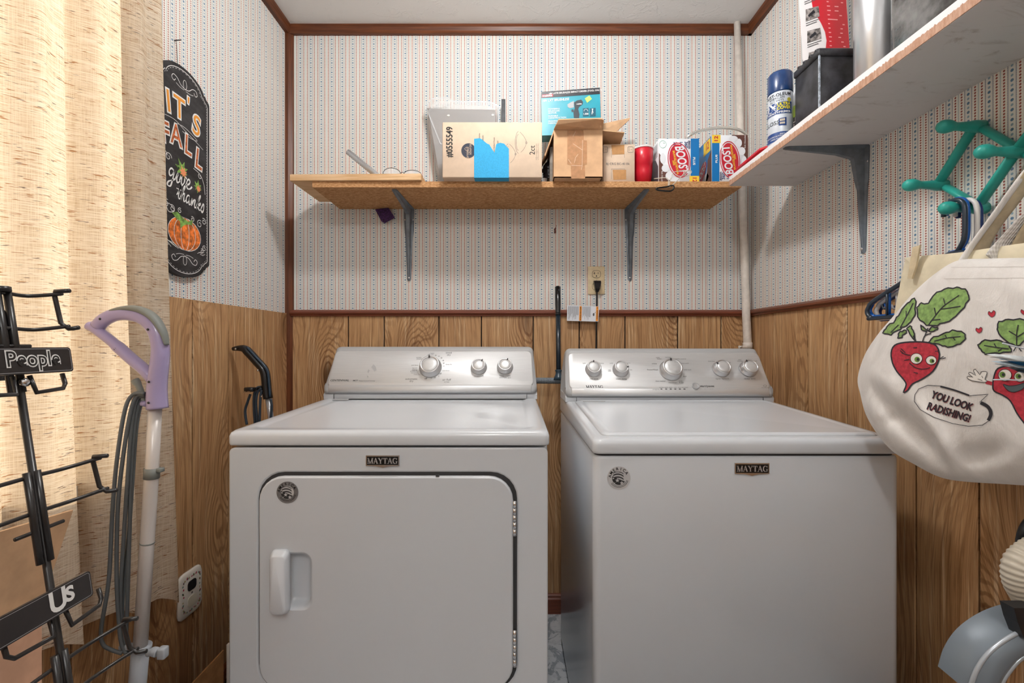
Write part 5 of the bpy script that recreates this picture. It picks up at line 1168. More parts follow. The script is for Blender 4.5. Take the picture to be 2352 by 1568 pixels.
# pole with textured cross bar
t_ = thing('t_bar_pole', 'black pole with a textured grey cross bar at its foot, between the two machines', 'pole', (.18, 1.77, .95))
b = MB(); tp, bt = P(1281, 658, 1.86), P(1283, 866, 1.775); b.tube([tp.lerp(bt, .3), bt], .0094, 14); obj('pole', b, flat('pole_teal_black', (30, 42, 52), 0.25, spec=0.6), t_)
b = MB(); b.tube([tp, tp.lerp(bt, .004), tp.lerp(bt, .2), tp.lerp(bt, .3), tp.lerp(bt, .305)], [.009, .0115, .0115, .0098, .0098], 14); b.tube([tp.lerp(bt, .31), tp.lerp(bt, .325)], .0118, 14); obj('grip', b, HB, t_)
b = MB(); b.lathe([(.0034, 0), (.003, .001)], 12, Matrix.Translation(tp.lerp(bt, .045) + Vector((.003, -.0112, 0))) @ Matrix.Rotation(math.pi / 2, 4, 'X')); obj('hang_hole', b, BLK, t_)
b = MB(); b.tube([tp.lerp(bt, .925), tp.lerp(bt, .935), tp.lerp(bt, .945), tp.lerp(bt, .97), tp.lerp(bt, 1.0), tp.lerp(bt, 1.03)], [.0135, .0135, .011, .012, .0175, .021], 14); obj('socket', b, flat('socket_blue', (46, 66, 80), 0.35), t_)
m = M('knurled_grey', (118, 126, 134), 0.6); x, y, z = m.xyz()
k1 = ((x * 900 + z * 900)).sin() * ((x * 900 - z * 900)).sin(); m.set('Base Color', m.mix(k1.step(-.4, .5), (84, 94, 104), (148, 154, 160))); m.bump(k1, 0.5, 0.001)
b = MB(); zc = P(0, 875, 1.775).z; b.tube([(-.01, 1.795, zc + .001), (.28, 1.765, zc + .002)], .0118, 16); obj('cross_bar', b, m.mat, t_)
# standpipe
t_ = thing('standpipe', 'white painted pipe running from ceiling to washer in the right back corner', 'pipe', (.96, 1.86, .9))
PIPEM = flat('pipe_paint', (222, 214, 206), 0.4, var=0.05, bump=0.08, scale=40)
b = MB(); b.tube([P(1693, 52, 1.872), P(1713, 700, 1.872), P(1717.5, 798, 1.872), P(1719, 900, 1.872)], [.0125, .0155, .0165, .0165], 18); obj('pipe', b, PIPEM, t_)
b = MB(); q0 = P(1717, 790, 1.872); b.tube([q0 + Vector((0, 0, .006)), q0 - Vector((0, 0, .02))], .0185, 18); obj('coupling', b, PIPEM, t_)
b = MB(); q1 = P(1705, 797, 1.86); b.rbox(q1.x - .016, q1.x + .02, q1.y - .004, q1.y + .004, q1.z - .006, q1.z + .006, .002, 1); cl_ = obj('clamp', b, PIPEM, t_)
b = MB(); b.lathe([(.005, 0), (.0045, .003), (.002, .0045)], 10, Matrix.Translation(P(1702, 797, 1.855)) @ Matrix.Rotation(math.pi / 2, 4, 'X')); obj('clamp_screw', b, CHROME, cl_)

# ------------------------------------------------------------------ right wall shelf load
ZT = 1.6955
def vcyl(name, prof, mat, parent, cx, cy, n=32, **k): b = MB(); b.lathe(prof, n, Matrix.Translation((cx, cy, ZT))); return obj(name, b, mat, parent, **k)
# spray can
cx, cy = .795, 1.355; t_ = thing('spray_can', 'white spray paint can with dark blue cap on the white shelf', 'spray can', (cx, cy, ZT))
r = .0325; NAVY = flat('navy_cap', (24, 58, 108), 0.25, spec=0.6)
vcyl('can', [(r - .002, 0), (r, .003), (r, .148), (r - .003, .152)], flat('can_white', (214, 222, 232), 0.3, 0.2), t_, cx, cy)
vcyl('cap', [(r + .0005, .150), (r + .001, .152), (r + .001, .205), (r - .004, .212), (r - .012, .213), (.001, .213)], NAVY, t_, cx, cy)
ang0 = math.atan2(-cy, -cx)
cf = lambda a_, c_, h=0.0: Vector((cx + (r + .0003 + h) * math.cos(ang0 + a_ / r), cy + (r + .0003 + h) * math.sin(ang0 + a_ / r), ZT + c_))
def band(nm, a0, a1, z0_, z1_, mt, h=.0002):
    b = MB(); N = 24; b.loft([[cf(a0 + (a1 - a0) * k / N, zz, h) for k in range(N + 1)] for zz in (z0_, z1_)], closed=False); return obj(nm, b, mt, t_)
NV = flat('label_navy', (30, 66, 128), 0.4); band('navy_band', -.062, .034, .082, .116, NV); band('navy_band', -.1, .1, .004, .030, NV)
b = MB(); b.text('RUST-OLEUM', .0125, cf, -.008, .138, .0006, bold=.015); b.text('AMERICAN', .0085, cf, -.01, .129, .0006); b.text('ACCENTS', .0085, cf, -.01, .121, .0006); b.text('GLOSS', .016, cf, -.026, .058, .0006); obj('label_lettering', b, flat('label_black', (36, 40, 48), 0.5), t_)
b = MB(); b.text('2X', .032, cf, -.026, .102, .0006, bold=.035); b.text('PAINT+PRIMER', .0085, cf, -.004, .0865, .0006, bold=.02, xs=1.15); b.text('navy blue', .008, cf, .014, .024, .0006); b.text('GLOSS', .006, cf, .016, .031, .0008); b.text('INDOOR/OUTDOOR', .006, cf, -.012, .018, .0006); b.text('DRIES FAST', .006, cf, -.012, .011, .0006); obj('white_lettering', b, WINK, t_)
b = MB(); b.text('ULTRA', .0125, cf, .010, .109, .0006, bold=.03, xs=.9); b.text('COVER', .0125, cf, .010, .0985, .0006, bold=.03, xs=.9); obj('yellow_lettering', b, flat('label_yellow', (244, 226, 40), 0.5), t_)
b = MB(); b.fill(ell(.024, .121, .006, .0065, 16), cf, .0006, maxe=.006); obj('gold_seal', b, flat('seal_gold', (196, 186, 60), 0.4), t_)
b = MB(); b.fill([(-.004, .068), (.016, .070), (.016, .046), (-.004, .048)], cf, .0004, maxe=.006); dp = obj('dresser_picture', b, NV, t_)
b = MB(); b.fill([(-.001, .066), (.012, .067), (.012, .060), (-.001, .060)], cf, .0008, maxe=.006); b.fill([(-.001, .057), (.012, .057), (.012, .051), (-.001, .052)], cf, .0008, maxe=.006); obj('dresser_drawer', b, flat('drawer_tan', (200, 190, 176), 0.5), dp)
# white jug with green label
cx, cy = .924, 1.405; t_ = thing('cleaner_jug', 'white plastic jug with green label half hidden behind the black battery', 'jug', (cx, cy, ZT)); r = .064
vcyl('jug_body', [(r - .004, 0), (r, .006), (r, .145), (r - .005, .175), (.042, .235), (.028, .272), (.024, .278), (.024, .292)], flat('jug_white', (218, 226, 234), 0.35), t_, cx, cy)
vcyl('jug_cap', [(.027, .292), (.0275, .295), (.0275, .346), (.024, .35), (.001, .35)], flat('cap_white', (234, 236, 238), 0.4), t_, cx, cy)
cf = lambda a_, c_, h=0.0: Vector((cx + (r + .0003 + h) * math.cos(-2.35 + a_ / r), cy + (r + .0003 + h) * math.sin(-2.35 + a_ / r), ZT + c_))
band('lime_band', -.12, .12, .105, .14, flat('label_lime', (170, 208, 60), 0.4)); band('black_band', -.12, .12, .066, .105, flat('label_black', (36, 40, 48), 0.5)); band('green_band', -.12, .12, .02, .066, flat('label_green', (60, 156, 112), 0.4))
b = MB(); b.text('LIFE', .02, cf, -.03, .095, .0006, bold=.03); b.text('UP', .02, cf, -.03, .077, .0006, bold=.03); obj('label_lettering', b, WINK, t_)
# battery
t_ = thing('lead_battery', 'scuffed black lead-acid battery block on the white shelf', 'battery', (.84, 1.235, ZT))
BATT = flat('battery_black', (46, 46, 50), 0.45, var=0.5, scale=26)
b = MB(); b.rbox(.795, .886, 1.182, 1.285, ZT, ZT + .158, .002, 1); obj('case', b, BATT, t_)
b = MB(); b.rbox(.792, .889, 1.179, 1.288, ZT + .158, ZT + .178, .003, 1); lidb = obj('case_lid', b, BATT, t_)
for k in range(4):
    b = MB(); b.lathe([(.008, 0), (.008, .006), (.005, .007)], 12, Matrix.Translation((.803, 1.20 + k * .024, ZT + .178))); obj('vent_cap', b, BLK, lidb)
b = MB(); b.box(.7935, .797, 1.181, 1.1845, ZT + .01, ZT + .16); obj('corner_paint', b, flat('paint_smear', (170, 180, 192), 0.6, var=0.3, scale=120), t_)
# red and white pouch
t_ = thing('repair_pouch', 'red and white printed plastic pouch standing behind the battery', 'pouch', (.905, 1.30, ZT))
o = Vector((.855, 1.318, ZT)); u = Vector((1, -.14, 0)).normalized(); lean = Vector((-.035, .0, .5)).normalized()
pf = lambda a_, c_, h=0.0: o + u * a_ + lean * c_ + Vector((-.14, -1, 0)).normalized() * (h + .012 * math.sin(min(1, max(0, a_ / .125)) * math.pi) * min(1, c_ / .05))
b = MB(); N = 12; PH = .50
b.loft([[pf(.125 * i / N, PH * j / 20) for i in range(N + 1)] for j in range(21)], closed=False); b.loft([[pf(.125 * i / N, PH * j / 20, -.024 * math.sin(math.pi * i / N)) for i in range(N + 1)] for j in range(21)], closed=False); obj('pouch_film', b, flat('pouch_white', (228, 226, 228), 0.3, spec=0.5, bump=0.15, scale=30), t_)
b = MB(); NJ = 20
b.loft([[pf(x0_ + (.124 - x0_) * i / 6, PH * j / NJ, .0008) for i in range(7)] for j in range(NJ + 1) for x0_ in [.052 + .014 * math.sin(j * .7) - .012 * j / NJ]], closed=False); rp = obj('red_panel', b, flat('pouch_red', (200, 30, 46), 0.3, spec=0.5), t_)
b = MB(); 
for k in range(26): yy = .17 + k * .0125; b.ribbon([(.066, yy + .002), (.07 + random.uniform(.02, .05), yy)], .0028, pf, h=.0014)
obj('panel_lettering', b, flat('pouch_pink', (240, 170, 170), 0.5), rp, kind='stuff')
for k in range(4):
    b = MB(); yy = .215 + k * .062; xx = .012; b.fill([(xx, yy), (xx + .034, yy + .006), (xx + .033, yy + .036), (xx + .002, yy + .034)], pf, .0012, maxe=.012); ph = obj('photo_panel', b, flat('photo_grey', (128, 122, 120), 0.5, var=0.6, scale=90), t_)
    b = MB(); b.fill([(xx + .008, yy + .010), (xx + .024, yy + .02), (xx + .02, yy + .028), (xx + .006, yy + .016)], pf, .0016); obj('photo_tool', b, BLK, ph)
    b = MB(); b.ribbon([(xx, yy - .006), (xx + .034, yy)], .002, pf, h=.0012); b.ribbon([(xx, yy - .012), (xx + .026, yy - .007)], .002, pf, h=.0012); obj('caption_line', b, INK, t_)
b = MB()
for k in range(9): b.ribbon([(.03 + k * .0028, .178), (.031 + k * .0028, .196)], .0012 if k % 2 else .002, pf, h=.0012)
obj('barcode', b, BLK, t_, kind='stuff')
# silver canister
cx, cy = .870, 1.08; t_ = thing('silver_canister', 'tall brushed silver metal cylinder on the white shelf', 'canister', (cx, cy, ZT)); r = .0515
vcyl('canister_body', [(r - .002, 0), (r, .002), (r, .46), (r - .002, .462), (.001, .462)], flat('brushed_silver', (206, 208, 212), 0.3, 0.85), t_, cx, cy, 48)
vcyl('canister_foot', [(r + .001, .0), (r + .0015, .004), (r + .001, .010), (r, .011)], CHROME, t_, cx, cy, 48)
# plastic wrapped dark bundle
b = MB(); b.rbox(.80, .93, .78, .985, ZT, ZT + .30, .03, 3); o = obj('film_wrapped_bundle', b, flat('film_dark', (92, 92, 92), 0.15, spec=0.6, var=0.5, bump=1.0, scale=16, Coat_Weight=0.6), label='dark bundle wrapped in shiny clear film at the near end of the white shelf', cat='bundle')
# red flat tool
b = MB(); slab(b, [(.775, 1.585, ZT + .022), (.775, 1.43, ZT + .026), (.80, 1.40, ZT + .028), (.83, 1.43, ZT + .026), (.83, 1.585, ZT + .022)], .006); b.rbox(.79, .815, 1.44, 1.57, ZT, ZT + .018, .003, 1); obj('red_scraper', b, flat('tool_red', (206, 28, 44), 0.3, spec=0.5), label='flat red plastic tool on the far end of the white shelf', cat='tool')

# ------------------------------------------------------------------ peg rack on the right wall
TEALP = flat('teal_paint', (46, 164, 152), 0.4, spec=0.45, var=0.06, scale=20)
t_ = thing('peg_rack', 'teal wooden accordion peg rack on the striped right wall', 'coat rack', (.985, .87, 1.39))
nd = {'A': (1.04, 1.4695), 'B': (.957, 1.563), 'D': (.952, 1.391), 'C': (.878, 1.477), 'E': (.79, 1.565), 'F': (.79, 1.39), 'G': (.705, 1.477)}
for k, (p, q) in enumerate((('A', 'B'), ('D', 'C'), ('F', 'G'), ('C', 'E'), ('A', 'D'), ('B', 'C'), ('E', 'G'), ('C', 'F'))):
    xx = .968 if k < 4 else .9795
    a, c = Vector((xx, *nd[p])), Vector((xx, *nd[q])); e = (c - a).normalized() * .011
    b = MB(); b.tube([a - e, a - e * .8, c + e * .8, c + e], [.008, .0115, .0115, .008], 12, sq=(.62, 1.0), up=(1, 0, 0)); bar = obj('slat', b, TEALP, t_)
    if k >= 4:
        mid = a.lerp(c, .5); b = MB(); b.lathe([(.0045, 0), (.0042, .001)], 12, Matrix.Translation(mid + Vector((-.0068, 0, 0))) @ Matrix.Rotation(-math.pi / 2, 4, 'Y')); obj('screw', b, CHROME, bar)
for k, (yy, zz) in nd.items():
    X = .985; tipx = .905
    rot = Matrix.Translation((X, yy, zz)) @ Matrix.Rotation(-math.pi / 2, 4, 'Y')
    b = MB(); b.lathe([(.0125, 0), (.0125, .02), (.010, .03), (.0085, .05), (.0085, .058), (.0115, .066), (.0138, .076), (.0125, .086), (.008, .092), (.001, .0935)], 20, rot); obj('peg', b, TEALP, t_)
# plastic hangers
def hanger(X, colr, label, nm, dy=0.0, dz=0.0):
    H = lambda y_, z_: Vector((X, y_ + dy, z_ + dz))
    t_ = thing('clothes_hanger', label, 'hanger', (X, .93, 1.17), 'plastic hangers on the peg rack')
    mt = flat(nm, colr, 0.3, spec=0.5)
    yc, zt_ = .952, 1.4065
    b = MB(); b.tube(spl([H(yc + .022, zt_ - .028), H(yc + .020, zt_ - .012), H(yc + .008, zt_ - .001), H(yc - .010, zt_ - .002), H(yc - .022, zt_ - .016), H(yc - .024, zt_ - .05), H(yc - .022, zt_ - .085), H(yc - .010, zt_ - .105), H(yc - .0, zt_ - .112)], 5), .0046, 10); obj('hook', b, mt, t_)
    b = MB(); yt = 1.183; yl = yc * 2 - yt
    b.tube(spl([H(yc, 1.297), H(1.00, 1.283), H(yt - .03, 1.222), H(yt - .004, 1.203), H(yt, 1.188), H(yt - .014, 1.175), H(yt - .04, 1.174), H(yl + .04, 1.174), H(yl + .014, 1.175), H(yl, 1.188), H(yl + .004, 1.203), H(yl + .03, 1.222), H(yc - .05, 1.283)], 5, True), .0052, 10, closed=True); body = obj('hanger_frame', b, mt, t_)
    b = MB(); b.tube([H(yt - .062, 1.243), H(yt - .062, 1.176)], .003, 8); b.tube(spl([H(yt - .062, 1.196), H(yt - .052, 1.196), H(yt - .047, 1.206)], 3), .0024, 8); obj('accessory_hook', b, mt, body)
hanger(.9195, (40, 52, 66), 'dark slate plastic hanger, outermost of the bunch on the lowest visible peg', 'hanger_slate')
hanger(.931, (16, 92, 178), 'bright blue plastic hanger, second from the front of the bunch', 'hanger_blue', .006, .004)
hanger(.942, (226, 224, 222), 'white plastic hanger between the blue ones in the bunch', 'hanger_white', -.002, .0)
hanger(.953, (24, 52, 112), 'navy blue plastic hanger, innermost of the bunch against the wall', 'hanger_navy', .002, -.002)

# ------------------------------------------------------------------ tote bags
class Bag:
    def __init__(s, outline, centre, x1, slope, thick, folds=()):
        s.o = [Vector(p) for p in spl(outline, 5, True)]; s.c = Vector(centre); s.x1, s.sl, s.t, s.folds = x1, slope, thick, folds
        s.pol = sorted((math.atan2((p - s.c).y, (p - s.c).x), (p - s.c).length) for p in s.o)
    def rad(s, th):
        pl_ = s.pol
        import bisect
        i = bisect.bisect([p[0] for p in pl_], th); a, c = pl_[i - 1], pl_[i % len(pl_)]
        a0, c0 = a[0], c[0]
        if i == 0: a0 -= 2 * math.pi
        if i == len(pl_): c0 += 2 * math.pi
        return a[1] + (c[1] - a[1]) * ((th - a0) / max(1e-6, c0 - a0))
    def base(s, p):
        k = (p[0] - HX) / F; d = (s.x1 + s.sl) / (k + s.sl)      # plane X = x1 + sl (1 - Y)
        return P(p[0], p[1], d)
    def disp(s, p):
        v = Vector(p) - s.c; sv = min(1, v.length / s.rad(math.atan2(v.y, v.x))) if v.length > 1e-6 else 0
        h = s.t * math.sqrt(max(0, 1 - sv ** 3))
        for a, c, dep, wd in s.folds:
            a, c = Vector(a), Vector(c); t = max(0, min(1, (Vector(p) - a).dot(c - a) / (c - a).length_squared)); dd = (Vector(p) - a.lerp(c, t)).length
            h += dep * math.exp(-(dd / wd) ** 2) * math.sin(math.pi * (.08 + .84 * t)) * min(1, (1 - sv) * 6)
        return h
    def at(s, p, off):                              # point seen at pixel p on the bag plane moved off towards the room
        k = (p[0] - HX) / F; return P(p[0], p[1], (s.x1 + s.sl - off * math.sqrt(1 + s.sl ** 2)) / (k + s.sl))
    def n(s): return Vector((-1, -s.sl, 0)).normalized()
    def front(s, a, c, h=0.0): return s.at((a, -c), s.disp((a, -c)) + h)     # a = px, c = -py
    def mesh(s, rings=34):
        b = MB(); mk = lambda f: [[f(s.c + (q - s.c) * (j / rings)) for q in s.o] for j in range(rings, 0, -1)]
        sv = lambda p: min(1, (p - s.c).length / s.rad(math.atan2((p - s.c).y, (p - s.c).x)))
        b.loft(mk(lambda p: s.at(p, s.disp(p))), False, True); b.loft(mk(lambda p: s.at(p, -s.t * .4 * math.sqrt(max(0, 1 - sv(p) ** 3)))), False, True); return b
m = M('canvas_white', (226, 222, 218), 0.85, spec=0.1); x, y, z = m.xyz(); n1 = m.noise(m.comb(x * 900, y * 900, z * 120), 1, 2); n2 = m.noise(m.comb(x * 16, y * 16, z * 12), 1, 4, .6, 1.0)
m.set('Base Color', m.mix(n2.step(.3, .75), (218, 214, 210), (234, 231, 228))); m.bump(n1 * 0.25 + n2, 0.5, 0.006); CANVAS = m.mat
CREAM = flat('canvas_cream', (222, 212, 186), 0.85, spec=0.1, var=0.05, bump=0.3, scale=24)
bag2 = Bag([(2078, 602), (2090, 590), (2200, 580), (2352, 558), (2460, 548), (2500, 700), (2480, 960), (2250, 960), (2080, 880), (2052, 760), (2066, 660)], (2270, 760), .835, .10, .012)
t_ = thing('cream_tote', 'plain cream canvas tote bag hanging behind the radish print bag', 'tote bag', (.86, .85, .95))
obj('bag_body', bag2.mesh(14), CREAM, t_)
def strap(pts, wd, th, mt, par, nm='strap'):
    b = MB(); b.tube(spl(pts, 6), wd / 2, 10, sq=(th / wd, 1.0), up=(1, 0, .0)); obj(nm, b, mt, par)
P3 = lambda x_, y_, d_: P(x_, y_, d_)
b = MB(); b.prism([(2114, -568), (2131, -563), (2122, -610), (2112, -640), (2102, -640)], .002, .006, lambda a_, c_, h=0: bag2.base((a_, -c_)) + bag2.n() * (.012 + h)); obj('strap_end', b, flat('strap_tan', (206, 190, 158), 0.85, var=0.06), t_)
strap([P3(2240, 600, .86), P3(2275, 530, .845), P3(2330, 455, .81), P3(2420, 330, .76), Vector((.93, .79, 1.405))], .03, .003, flat('strap_tan', (206, 190, 158), 0.85), t_)
strap([P3(2330, 590, .80), P3(2352, 545, .79), P3(2420, 430, .76), Vector((.935, .79, 1.404))], .03, .003, flat('strap_tan', (206, 190, 158), 0.85), t_)
V = Vector
bag = Bag([(2200, 598), (2260, 594), (2352, 592), (2470, 592), (2560, 610), (2610, 760), (2590, 960), (2500, 1092), (2400, 1114), (2300, 1111), (2200, 1104), (2150, 1092), (2100, 1066), (2050, 1036), (2012, 992), (1988, 950), (1976, 905), (1970, 868), (1986, 815), (2016, 768), (2050, 728), (2100, 670), (2152, 625)], (2300, 850), .756, .154, .05,
          [((1978, 862), (2110, 1020), -.022, 17), ((2012, 850), (2125, 985), .014, 20), ((2060, 900), (2170, 1085), -.022, 15), ((2095, 900), (2200, 1080), .015, 19), ((1990, 985), (2080, 955), -.008, 14), ((2185, 1060), (2340, 1030), -.010, 26), ((2290, 1080), (2400, 980), .008, 30), ((2290, 640), (2320, 760), -.004, 20), ((2340, 640), (2350, 700), .005, 18), ((2120, 680), (2180, 640), -.004, 16)])
t_ = thing('radish_tote', 'white canvas tote bag printed with two cartoon radishes and YOU LOOK RADISHING', 'tote bag', (.80, .8, .86))
obj('bag_body', bag.mesh(40), CANVAS, t_)
strap([P3(2207, 604, .842), P3(2232, 565, .842), P3(2285, 492, .82), P3(2352, 400, .79), P3(2440, 300, .77), V((.92, .79, 1.58))], .012, .006, CANVAS, t_)
m = M('webbing', (232, 228, 224), 0.9, spec=0.1); x, y, z = m.xyz(); kk = (x * 700 + y * 700 + z * 420).sin() * ((x * 700 + y * 700) * 1.0 - z * 420).sin(); m.bump(kk, 0.7, 0.001); m.set('Base Color', m.mix(kk.step(-.6, .6), (206, 202, 198), (236, 233, 230))); WEB = m.mat
strap([P3(2280, 596, .80), P3(2305, 562, .80), P3(2352, 508, .785), P3(2430, 420, .765), V((.92, .792, 1.578))], .030, .003, WEB, t_)
b = MB(); fb = bag.front
for yy in (614, 640): b.ribbon([(x_, -(yy - (x_ - 2170) * .01)) for x_ in range(2168 if yy > 620 else 2185, 2480, 10)], .9, fb, h=.0004)
obj('hem_stitch', b, flat('stitch', (196, 190, 184), 0.9), t_)
Z = lambda pts: [(1960 + p[0] / 2.8, -(560 + p[1] / 2.8)) for p in pts]
PB, PR_, PG = flat('print_black', (48, 46, 52), 0.85), flat('print_red', (184, 52, 66), 0.85, var=0.12, scale=160), flat('print_green', (132, 164, 96), 0.85, var=0.15, scale=120)
PWH = flat('print_white', (236, 232, 226), 0.85)
def pfill(nm, pts, mt, h, par, sm=True, n=3, lw=None):
    q = [tuple(p) for p in (spl(Z(pts), n, True) if sm else Z(pts))]
    if nm == 'leaf_print': q = [(p[0] + 1.6 * math.sin(i * 1.7), p[1] + 1.6 * math.cos(i * 2.3)) for i, p in enumerate(q)]
    b = MB(); b.fill(q, fb, h, maxe=9); o = obj(nm, b, mt, par, rec=False)
    if lw: b = MB(); b.ribbon(q, lw, fb, closed=True, h=h + .0003); obj(nm + '_outline', b, PB, o, rec=False)
    return o
def pline(nm, lines, lw, par, h=.0012, mt=None, n=4):
    b = MB()
    for l in lines: b.ribbon(spl(Z(l), n + 3), lw, fb, h=h)
    return obj(nm, b, mt or PB, par, rec=False)
r1 = pfill('radish_print', [(243, 700), (265, 652), (330, 633), (440, 630), (520, 645), (550, 690), (548, 750), (510, 820), (440, 870), (380, 900), (350, 940), (322, 955), (340, 905), (322, 870), (280, 820), (252, 765)], PR_, .0006, t_, lw=3.4)
for pts in ([(408, 412), (440, 382), (480, 385), (500, 350), (560, 300), (640, 282), (700, 285), (740, 320), (735, 370), (700, 420), (640, 480), (560, 515), (490, 525), (430, 490)], [(392, 352), (400, 420), (385, 480), (340, 525), (300, 545), (240, 582), (192, 570), (220, 530), (270, 490), (300, 440), (345, 385)], [(485, 632), (520, 600), (600, 570), (650, 555), (712, 575), (720, 605), (690, 640), (610, 662), (550, 645)], [(400, 625), (372, 590), (345, 545), (372, 530), (388, 575)], [(340, 560), (320, 590), (292, 608), (288, 585), (310, 560)], [(432, 525), (452, 535), (474, 560), (450, 558)], [(476, 562), (510, 535), (547, 542), (515, 560)]):
    pfill('leaf_print', pts, PG, .0006, t_, lw=3.2)
pline('leaf_vein', [[(480, 525), (520, 470), (580, 400), (680, 330)], [(530, 455), (520, 410)], [(560, 420), (630, 410), (690, 400)], [(590, 390), (580, 350)], [(505, 490), (560, 485)], [(455, 600), (480, 540)], [(300, 540), (350, 450), (385, 380)], [(340, 470), (340, 430)], [(520, 625), (600, 605), (690, 595)], [(600, 605), (590, 585)], [(640, 600), (655, 620)], [(240, 570), (290, 520)], [(400, 628), (385, 590)], [(445, 628), (460, 590), (500, 575)]], 2.3, t_)
def eye(cx, cy, rx, ry, ix, iy, par):
    w_ = pfill('eye_print', [(cx + rx * math.cos(t), cy + ry * math.sin(t)) for t in [k * .5236 for k in range(12)]], PWH, .0012, par, lw=1.2)
    pfill('iris_print', [(ix + rx * .45 * math.cos(t), iy + ry * .5 * math.sin(t)) for t in [k * .628 for k in range(10)]], flat('iris_green', (108, 148, 68), 0.8), .0018, w_)
    pfill('pupil_print', [(ix + rx * .15 + rx * .22 * math.cos(t), iy + ry * .27 * math.sin(t)) for t in [k * .785 for k in range(8)]], PB, .0022, w_)
eye(405, 737, 38, 34, 410, 742, t_); eye(500, 748, 34, 28, 505, 752, t_)
pline('face_line', [[(360, 765), (400, 795), (450, 805), (493, 795)], [(300, 685), (330, 708), (368, 715)], [(310, 700), (345, 712)], [(305, 672), (335, 700)], [(328, 748), (360, 742)], [(552, 740), (595, 732)], [(548, 742), (580, 722)], [(385, 668), (410, 665)], [(525, 690), (545, 688)], [(388, 825), (415, 832)]], 1.8, r1, h=.0016)
bub = [(395, 970), (420, 932), (480, 908), (560, 914), (650, 938), (750, 976), (868, 966), (812, 1018), (862, 1040), (890, 1090), (880, 1130), (830, 1165), (740, 1172), (640, 1155), (520, 1115), (430, 1065), (392, 1012)]
b = MB(); b.ribbon([tuple(p) for i in range(len(bub)) for p in [Vector(Z(bub)[i]).lerp(Vector(Z(bub)[(i + 1) % len(bub)]), k / 6) for k in range(6)]], 1.3, fb, closed=True, h=.0012); obj('speech_bubble', b, PB, t_, rec=False)
pline('bubble_shade', [[(560, 916), (650, 940), (745, 974)]], 4.0, t_, h=.0012, n=10); pline('bubble_shade', [[(818, 1020), (866, 1048), (884, 1092), (868, 1135)]], 8.0, t_, h=.0012, n=10)
for st, cx, cy, rot, sz in (('YOU LOOK', 632, 1010, -.32, 24), ('RADISHING!', 612, 1083, -.30, 24)):
    for dx, mt, h_ in ((2.2, flat('print_red_shadow', (182, 70, 80), 0.85), .0006), (0, PB, .0012)):
        b = MB(); q = Z([(cx + dx, cy + dx)])[0]; b.text(st, sz, fb, q[0], q[1], h_, bold=.03, rot=rot, xs=.78 if sz else 1, shear=.1); obj('bubble_lettering', b, mt, t_, rec=False)
for cx, cy, s in ((890, 448, 26), (808, 553, 23), (1098, 435, 24)):
    pfill('heart_print', [(cx, cy + s * .9), (cx - s * .9, cy + s * .1), (cx - s * .7, cy - s * .6), (cx - s * .1, cy - s * .2), (cx + s * .4, cy - s * .8), (cx + s * .9, cy - s * .4), (cx + s * .7, cy + s * .4)], PR_, .0006, t_, n=2, lw=1.0)
r2 = pfill('radish_print', [(897, 905), (905, 850), (930, 800), (1000, 786), (1098, 796), (1200, 830), (1222, 930), (1190, 1020), (1160, 1090), (1112, 1155), (1088, 1138), (1050, 1085), (1010, 1010), (960, 972), (905, 945)], PR_, .0006, t_, lw=3.4)
for pts in ([(925, 552), (940, 502), (1000, 486), (1098, 488), (1150, 520), (1150, 570), (1098, 622), (1050, 655), (975, 618)], [(800, 652), (850, 620), (950, 624), (1000, 650), (1012, 690), (940, 700), (850, 706), (832, 690)]): pfill('leaf_print', pts, PG, .0006, t_, lw=3.4)
pline('leaf_vein', [[(1050, 650), (1050, 580), (1060, 520)], [(1050, 590), (1000, 560)], [(1050, 600), (1098, 570)], [(840, 652), (920, 665), (1000, 675)], [(920, 665), (905, 640)], [(960, 670), (930, 690)], [(1050, 655), (1030, 690)], [(1055, 655), (1080, 690)]], 2.4, t_)
eye(975, 843, 42, 38, 958, 840, t_); eye(1072, 853, 38, 33, 1060, 850, t_)
pfill('mouth_print', [(962, 902), (1000, 912), (1050, 908), (1105, 894), (1090, 930), (1035, 952), (992, 940)], flat('mouth_grey', (84, 96, 100), 0.85), .0012, t_, lw=1.4)
pline('arm_print', [[(852, 888), (905, 900)]], 8.0, t_, h=.0008, mt=PR_)
pfill('glove_print', [(860, 830), (845, 870), (862, 880), (845, 890), (800, 885), (760, 878), (732, 862), (738, 850), (770, 858), (742, 835), (752, 825), (788, 846), (772, 815), (786, 806), (815, 842), (822, 822), (848, 820)], PWH, .0008, t_, n=2, lw=1.2)
pline('glove_line', [[(800, 868), (830, 878)], [(832, 862), (826, 848)]], 1.1, t_, h=.0014)

# folded blue face mask dangling in front of the bag
t_ = thing('face_mask', 'folded blue and white face mask with thin loops in front of the radish bag', 'face mask', tuple(P(2300, 835, .655)))
dm = .655
for k, (y0_, cl_, x0_) in enumerate(((812, (224, 232, 238), 2266), (817, (90, 156, 196), 2290), (822, (24, 112, 170), 2300), (828, (196, 214, 226), 2276), (832, (70, 130, 170), 2296), (837, (110, 128, 140), 2304), (843, (70, 96, 116), 2322))):
    b = MB(); N = 10
    top = [P(x0_ + (2430 - x0_) * i / N, y0_ + 14 * (i / N) ** 1.3 + (0 if i else 1), dm + .004 * math.sin(i + k) + .003 * k) for i in range(N + 1)]
    bot = [p + Vector((.002, -.012, -.0035 - .0015 * min(i, 3))) for i, p in enumerate(top)]
    b.loft([top, bot, [p + Vector((0, .012, -.0006)) for p in bot]], closed=False); obj('pleat', b, flat('mask_%d' % k, cl_, 0.8, var=0.15, scale=60), t_, rec=False)
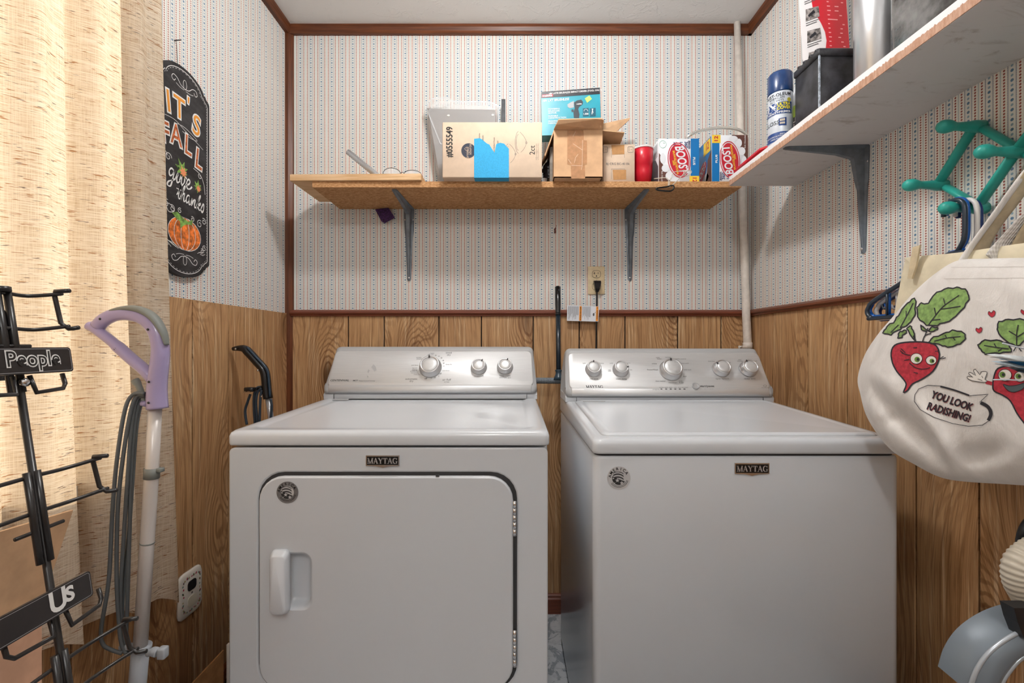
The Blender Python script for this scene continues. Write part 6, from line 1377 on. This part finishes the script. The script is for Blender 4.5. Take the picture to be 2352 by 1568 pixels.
for pts in ([(2303, 788), (2330, 795), (2370, 806), (2430, 835)], [(2282, 872), (2310, 871.5), (2350, 872), (2430, 860)]):
    b = MB(); b.tube(spl([P(*p, dm) for p in pts], 4), .0011, 6); obj('ear_loop', b, flat('loop_white', (214, 220, 228), 0.7), t_)

# ------------------------------------------------------------------ upright vacuum at the right edge
t_ = thing('upright_vacuum', 'grey upright vacuum with ribbed beige hose at the lower right edge', 'vacuum', (.86, .62, 0))
VG, VB, VD = flat('vacuum_silver', (118, 128, 138), 0.4, 0.1), flat('vacuum_rim', (178, 186, 194), 0.25, 0.3), flat('vacuum_black', (30, 32, 36), 0.3)
def hose(pts, r0, nm):
    cv = spl(pts, 40); out = []; rs = []; acc = 0
    for i, p in enumerate(cv):
        if i: acc += (cv[i] - cv[i - 1]).length
        out.append(p); rs.append(r0 * (1 + .035 * math.sin(acc / .0062 * 2 * math.pi)))
    b = MB(); b.tube(out, rs, 16); obj(nm, b, flat('hose_beige', (196, 188, 172), 0.4, spec=0.5), t_)
dv = .70
hose([P(2440, 1250, dv), P(2385, 1265, dv), P(2348, 1295, dv), P(2345, 1335, dv), P(2366, 1375, dv), P(2392, 1420, dv)], .0215, 'hose')
hose([P(2395, 1370, dv + .05), P(2360, 1400, dv + .05), P(2338, 1440, dv + .05), P(2332, 1490, dv + .05)], .019, 'hose')
b = MB(); b.tube(spl([P(2400, 1170, dv + .04), P(2360, 1200, dv + .04), P(2344, 1240, dv + .04), P(2345, 1290, dv + .05)], 5), .006, 10); obj('power_cord', b, VD, t_)
b = MB(); slab(b, [P(2329, 1396, dv - .03), P(2400, 1396, dv - .03), P(2400, 1470, dv - .03), P(2352, 1466, dv - .03), P(2338, 1430, dv - .03)][::-1], .02); obj('hose_clip', b, VD, t_)
arcp = [P(2226, 1590, dv - .02), P(2240, 1545, dv - .02), P(2268, 1502, dv - .02), P(2310, 1468, dv - .02), P(2360, 1444, dv - .02), P(2430, 1425, dv - .02)]
arcq = [P(2292, 1610, dv - .02), P(2300, 1570, dv - .02), P(2322, 1535, dv - .02), P(2350, 1508, dv - .02), P(2400, 1485, dv - .02), P(2440, 1475, dv - .02)]
A_, C_ = spl(arcp, 6), spl(arcq, 6)
b = MB(); b.loft([[p + V((0, .05, .004)) for p in A_], A_, [p.lerp(q, .5) + V((0, -.012, 0)) for p, q in zip(A_, C_)], C_, [p + V((0, .05, 0)) for p in C_]], closed=False); obj('carry_band', b, VG, t_)
b = MB(); b.tube(A_, .0032, 8); obj('band_rim', b, VB, t_)
b = MB(); b.tube(C_, .0032, 8); obj('band_rim', b, VB, t_)
b = MB(); b.lathe([(.075, 0), (.09, .02), (.09, .28), (.085, .36), (.07, .40), (.045, .425), (.001, .43)], 32, Matrix.Translation((.83, .72, .035))); obj('dust_bin', b, flat('bin_smoke', (132, 130, 132), 0.35, spec=0.5), t_)
b = MB(); b.rbox(.72, .95, .50, .78, .004, .11, .03, 3); obj('floor_head', b, VD, t_)
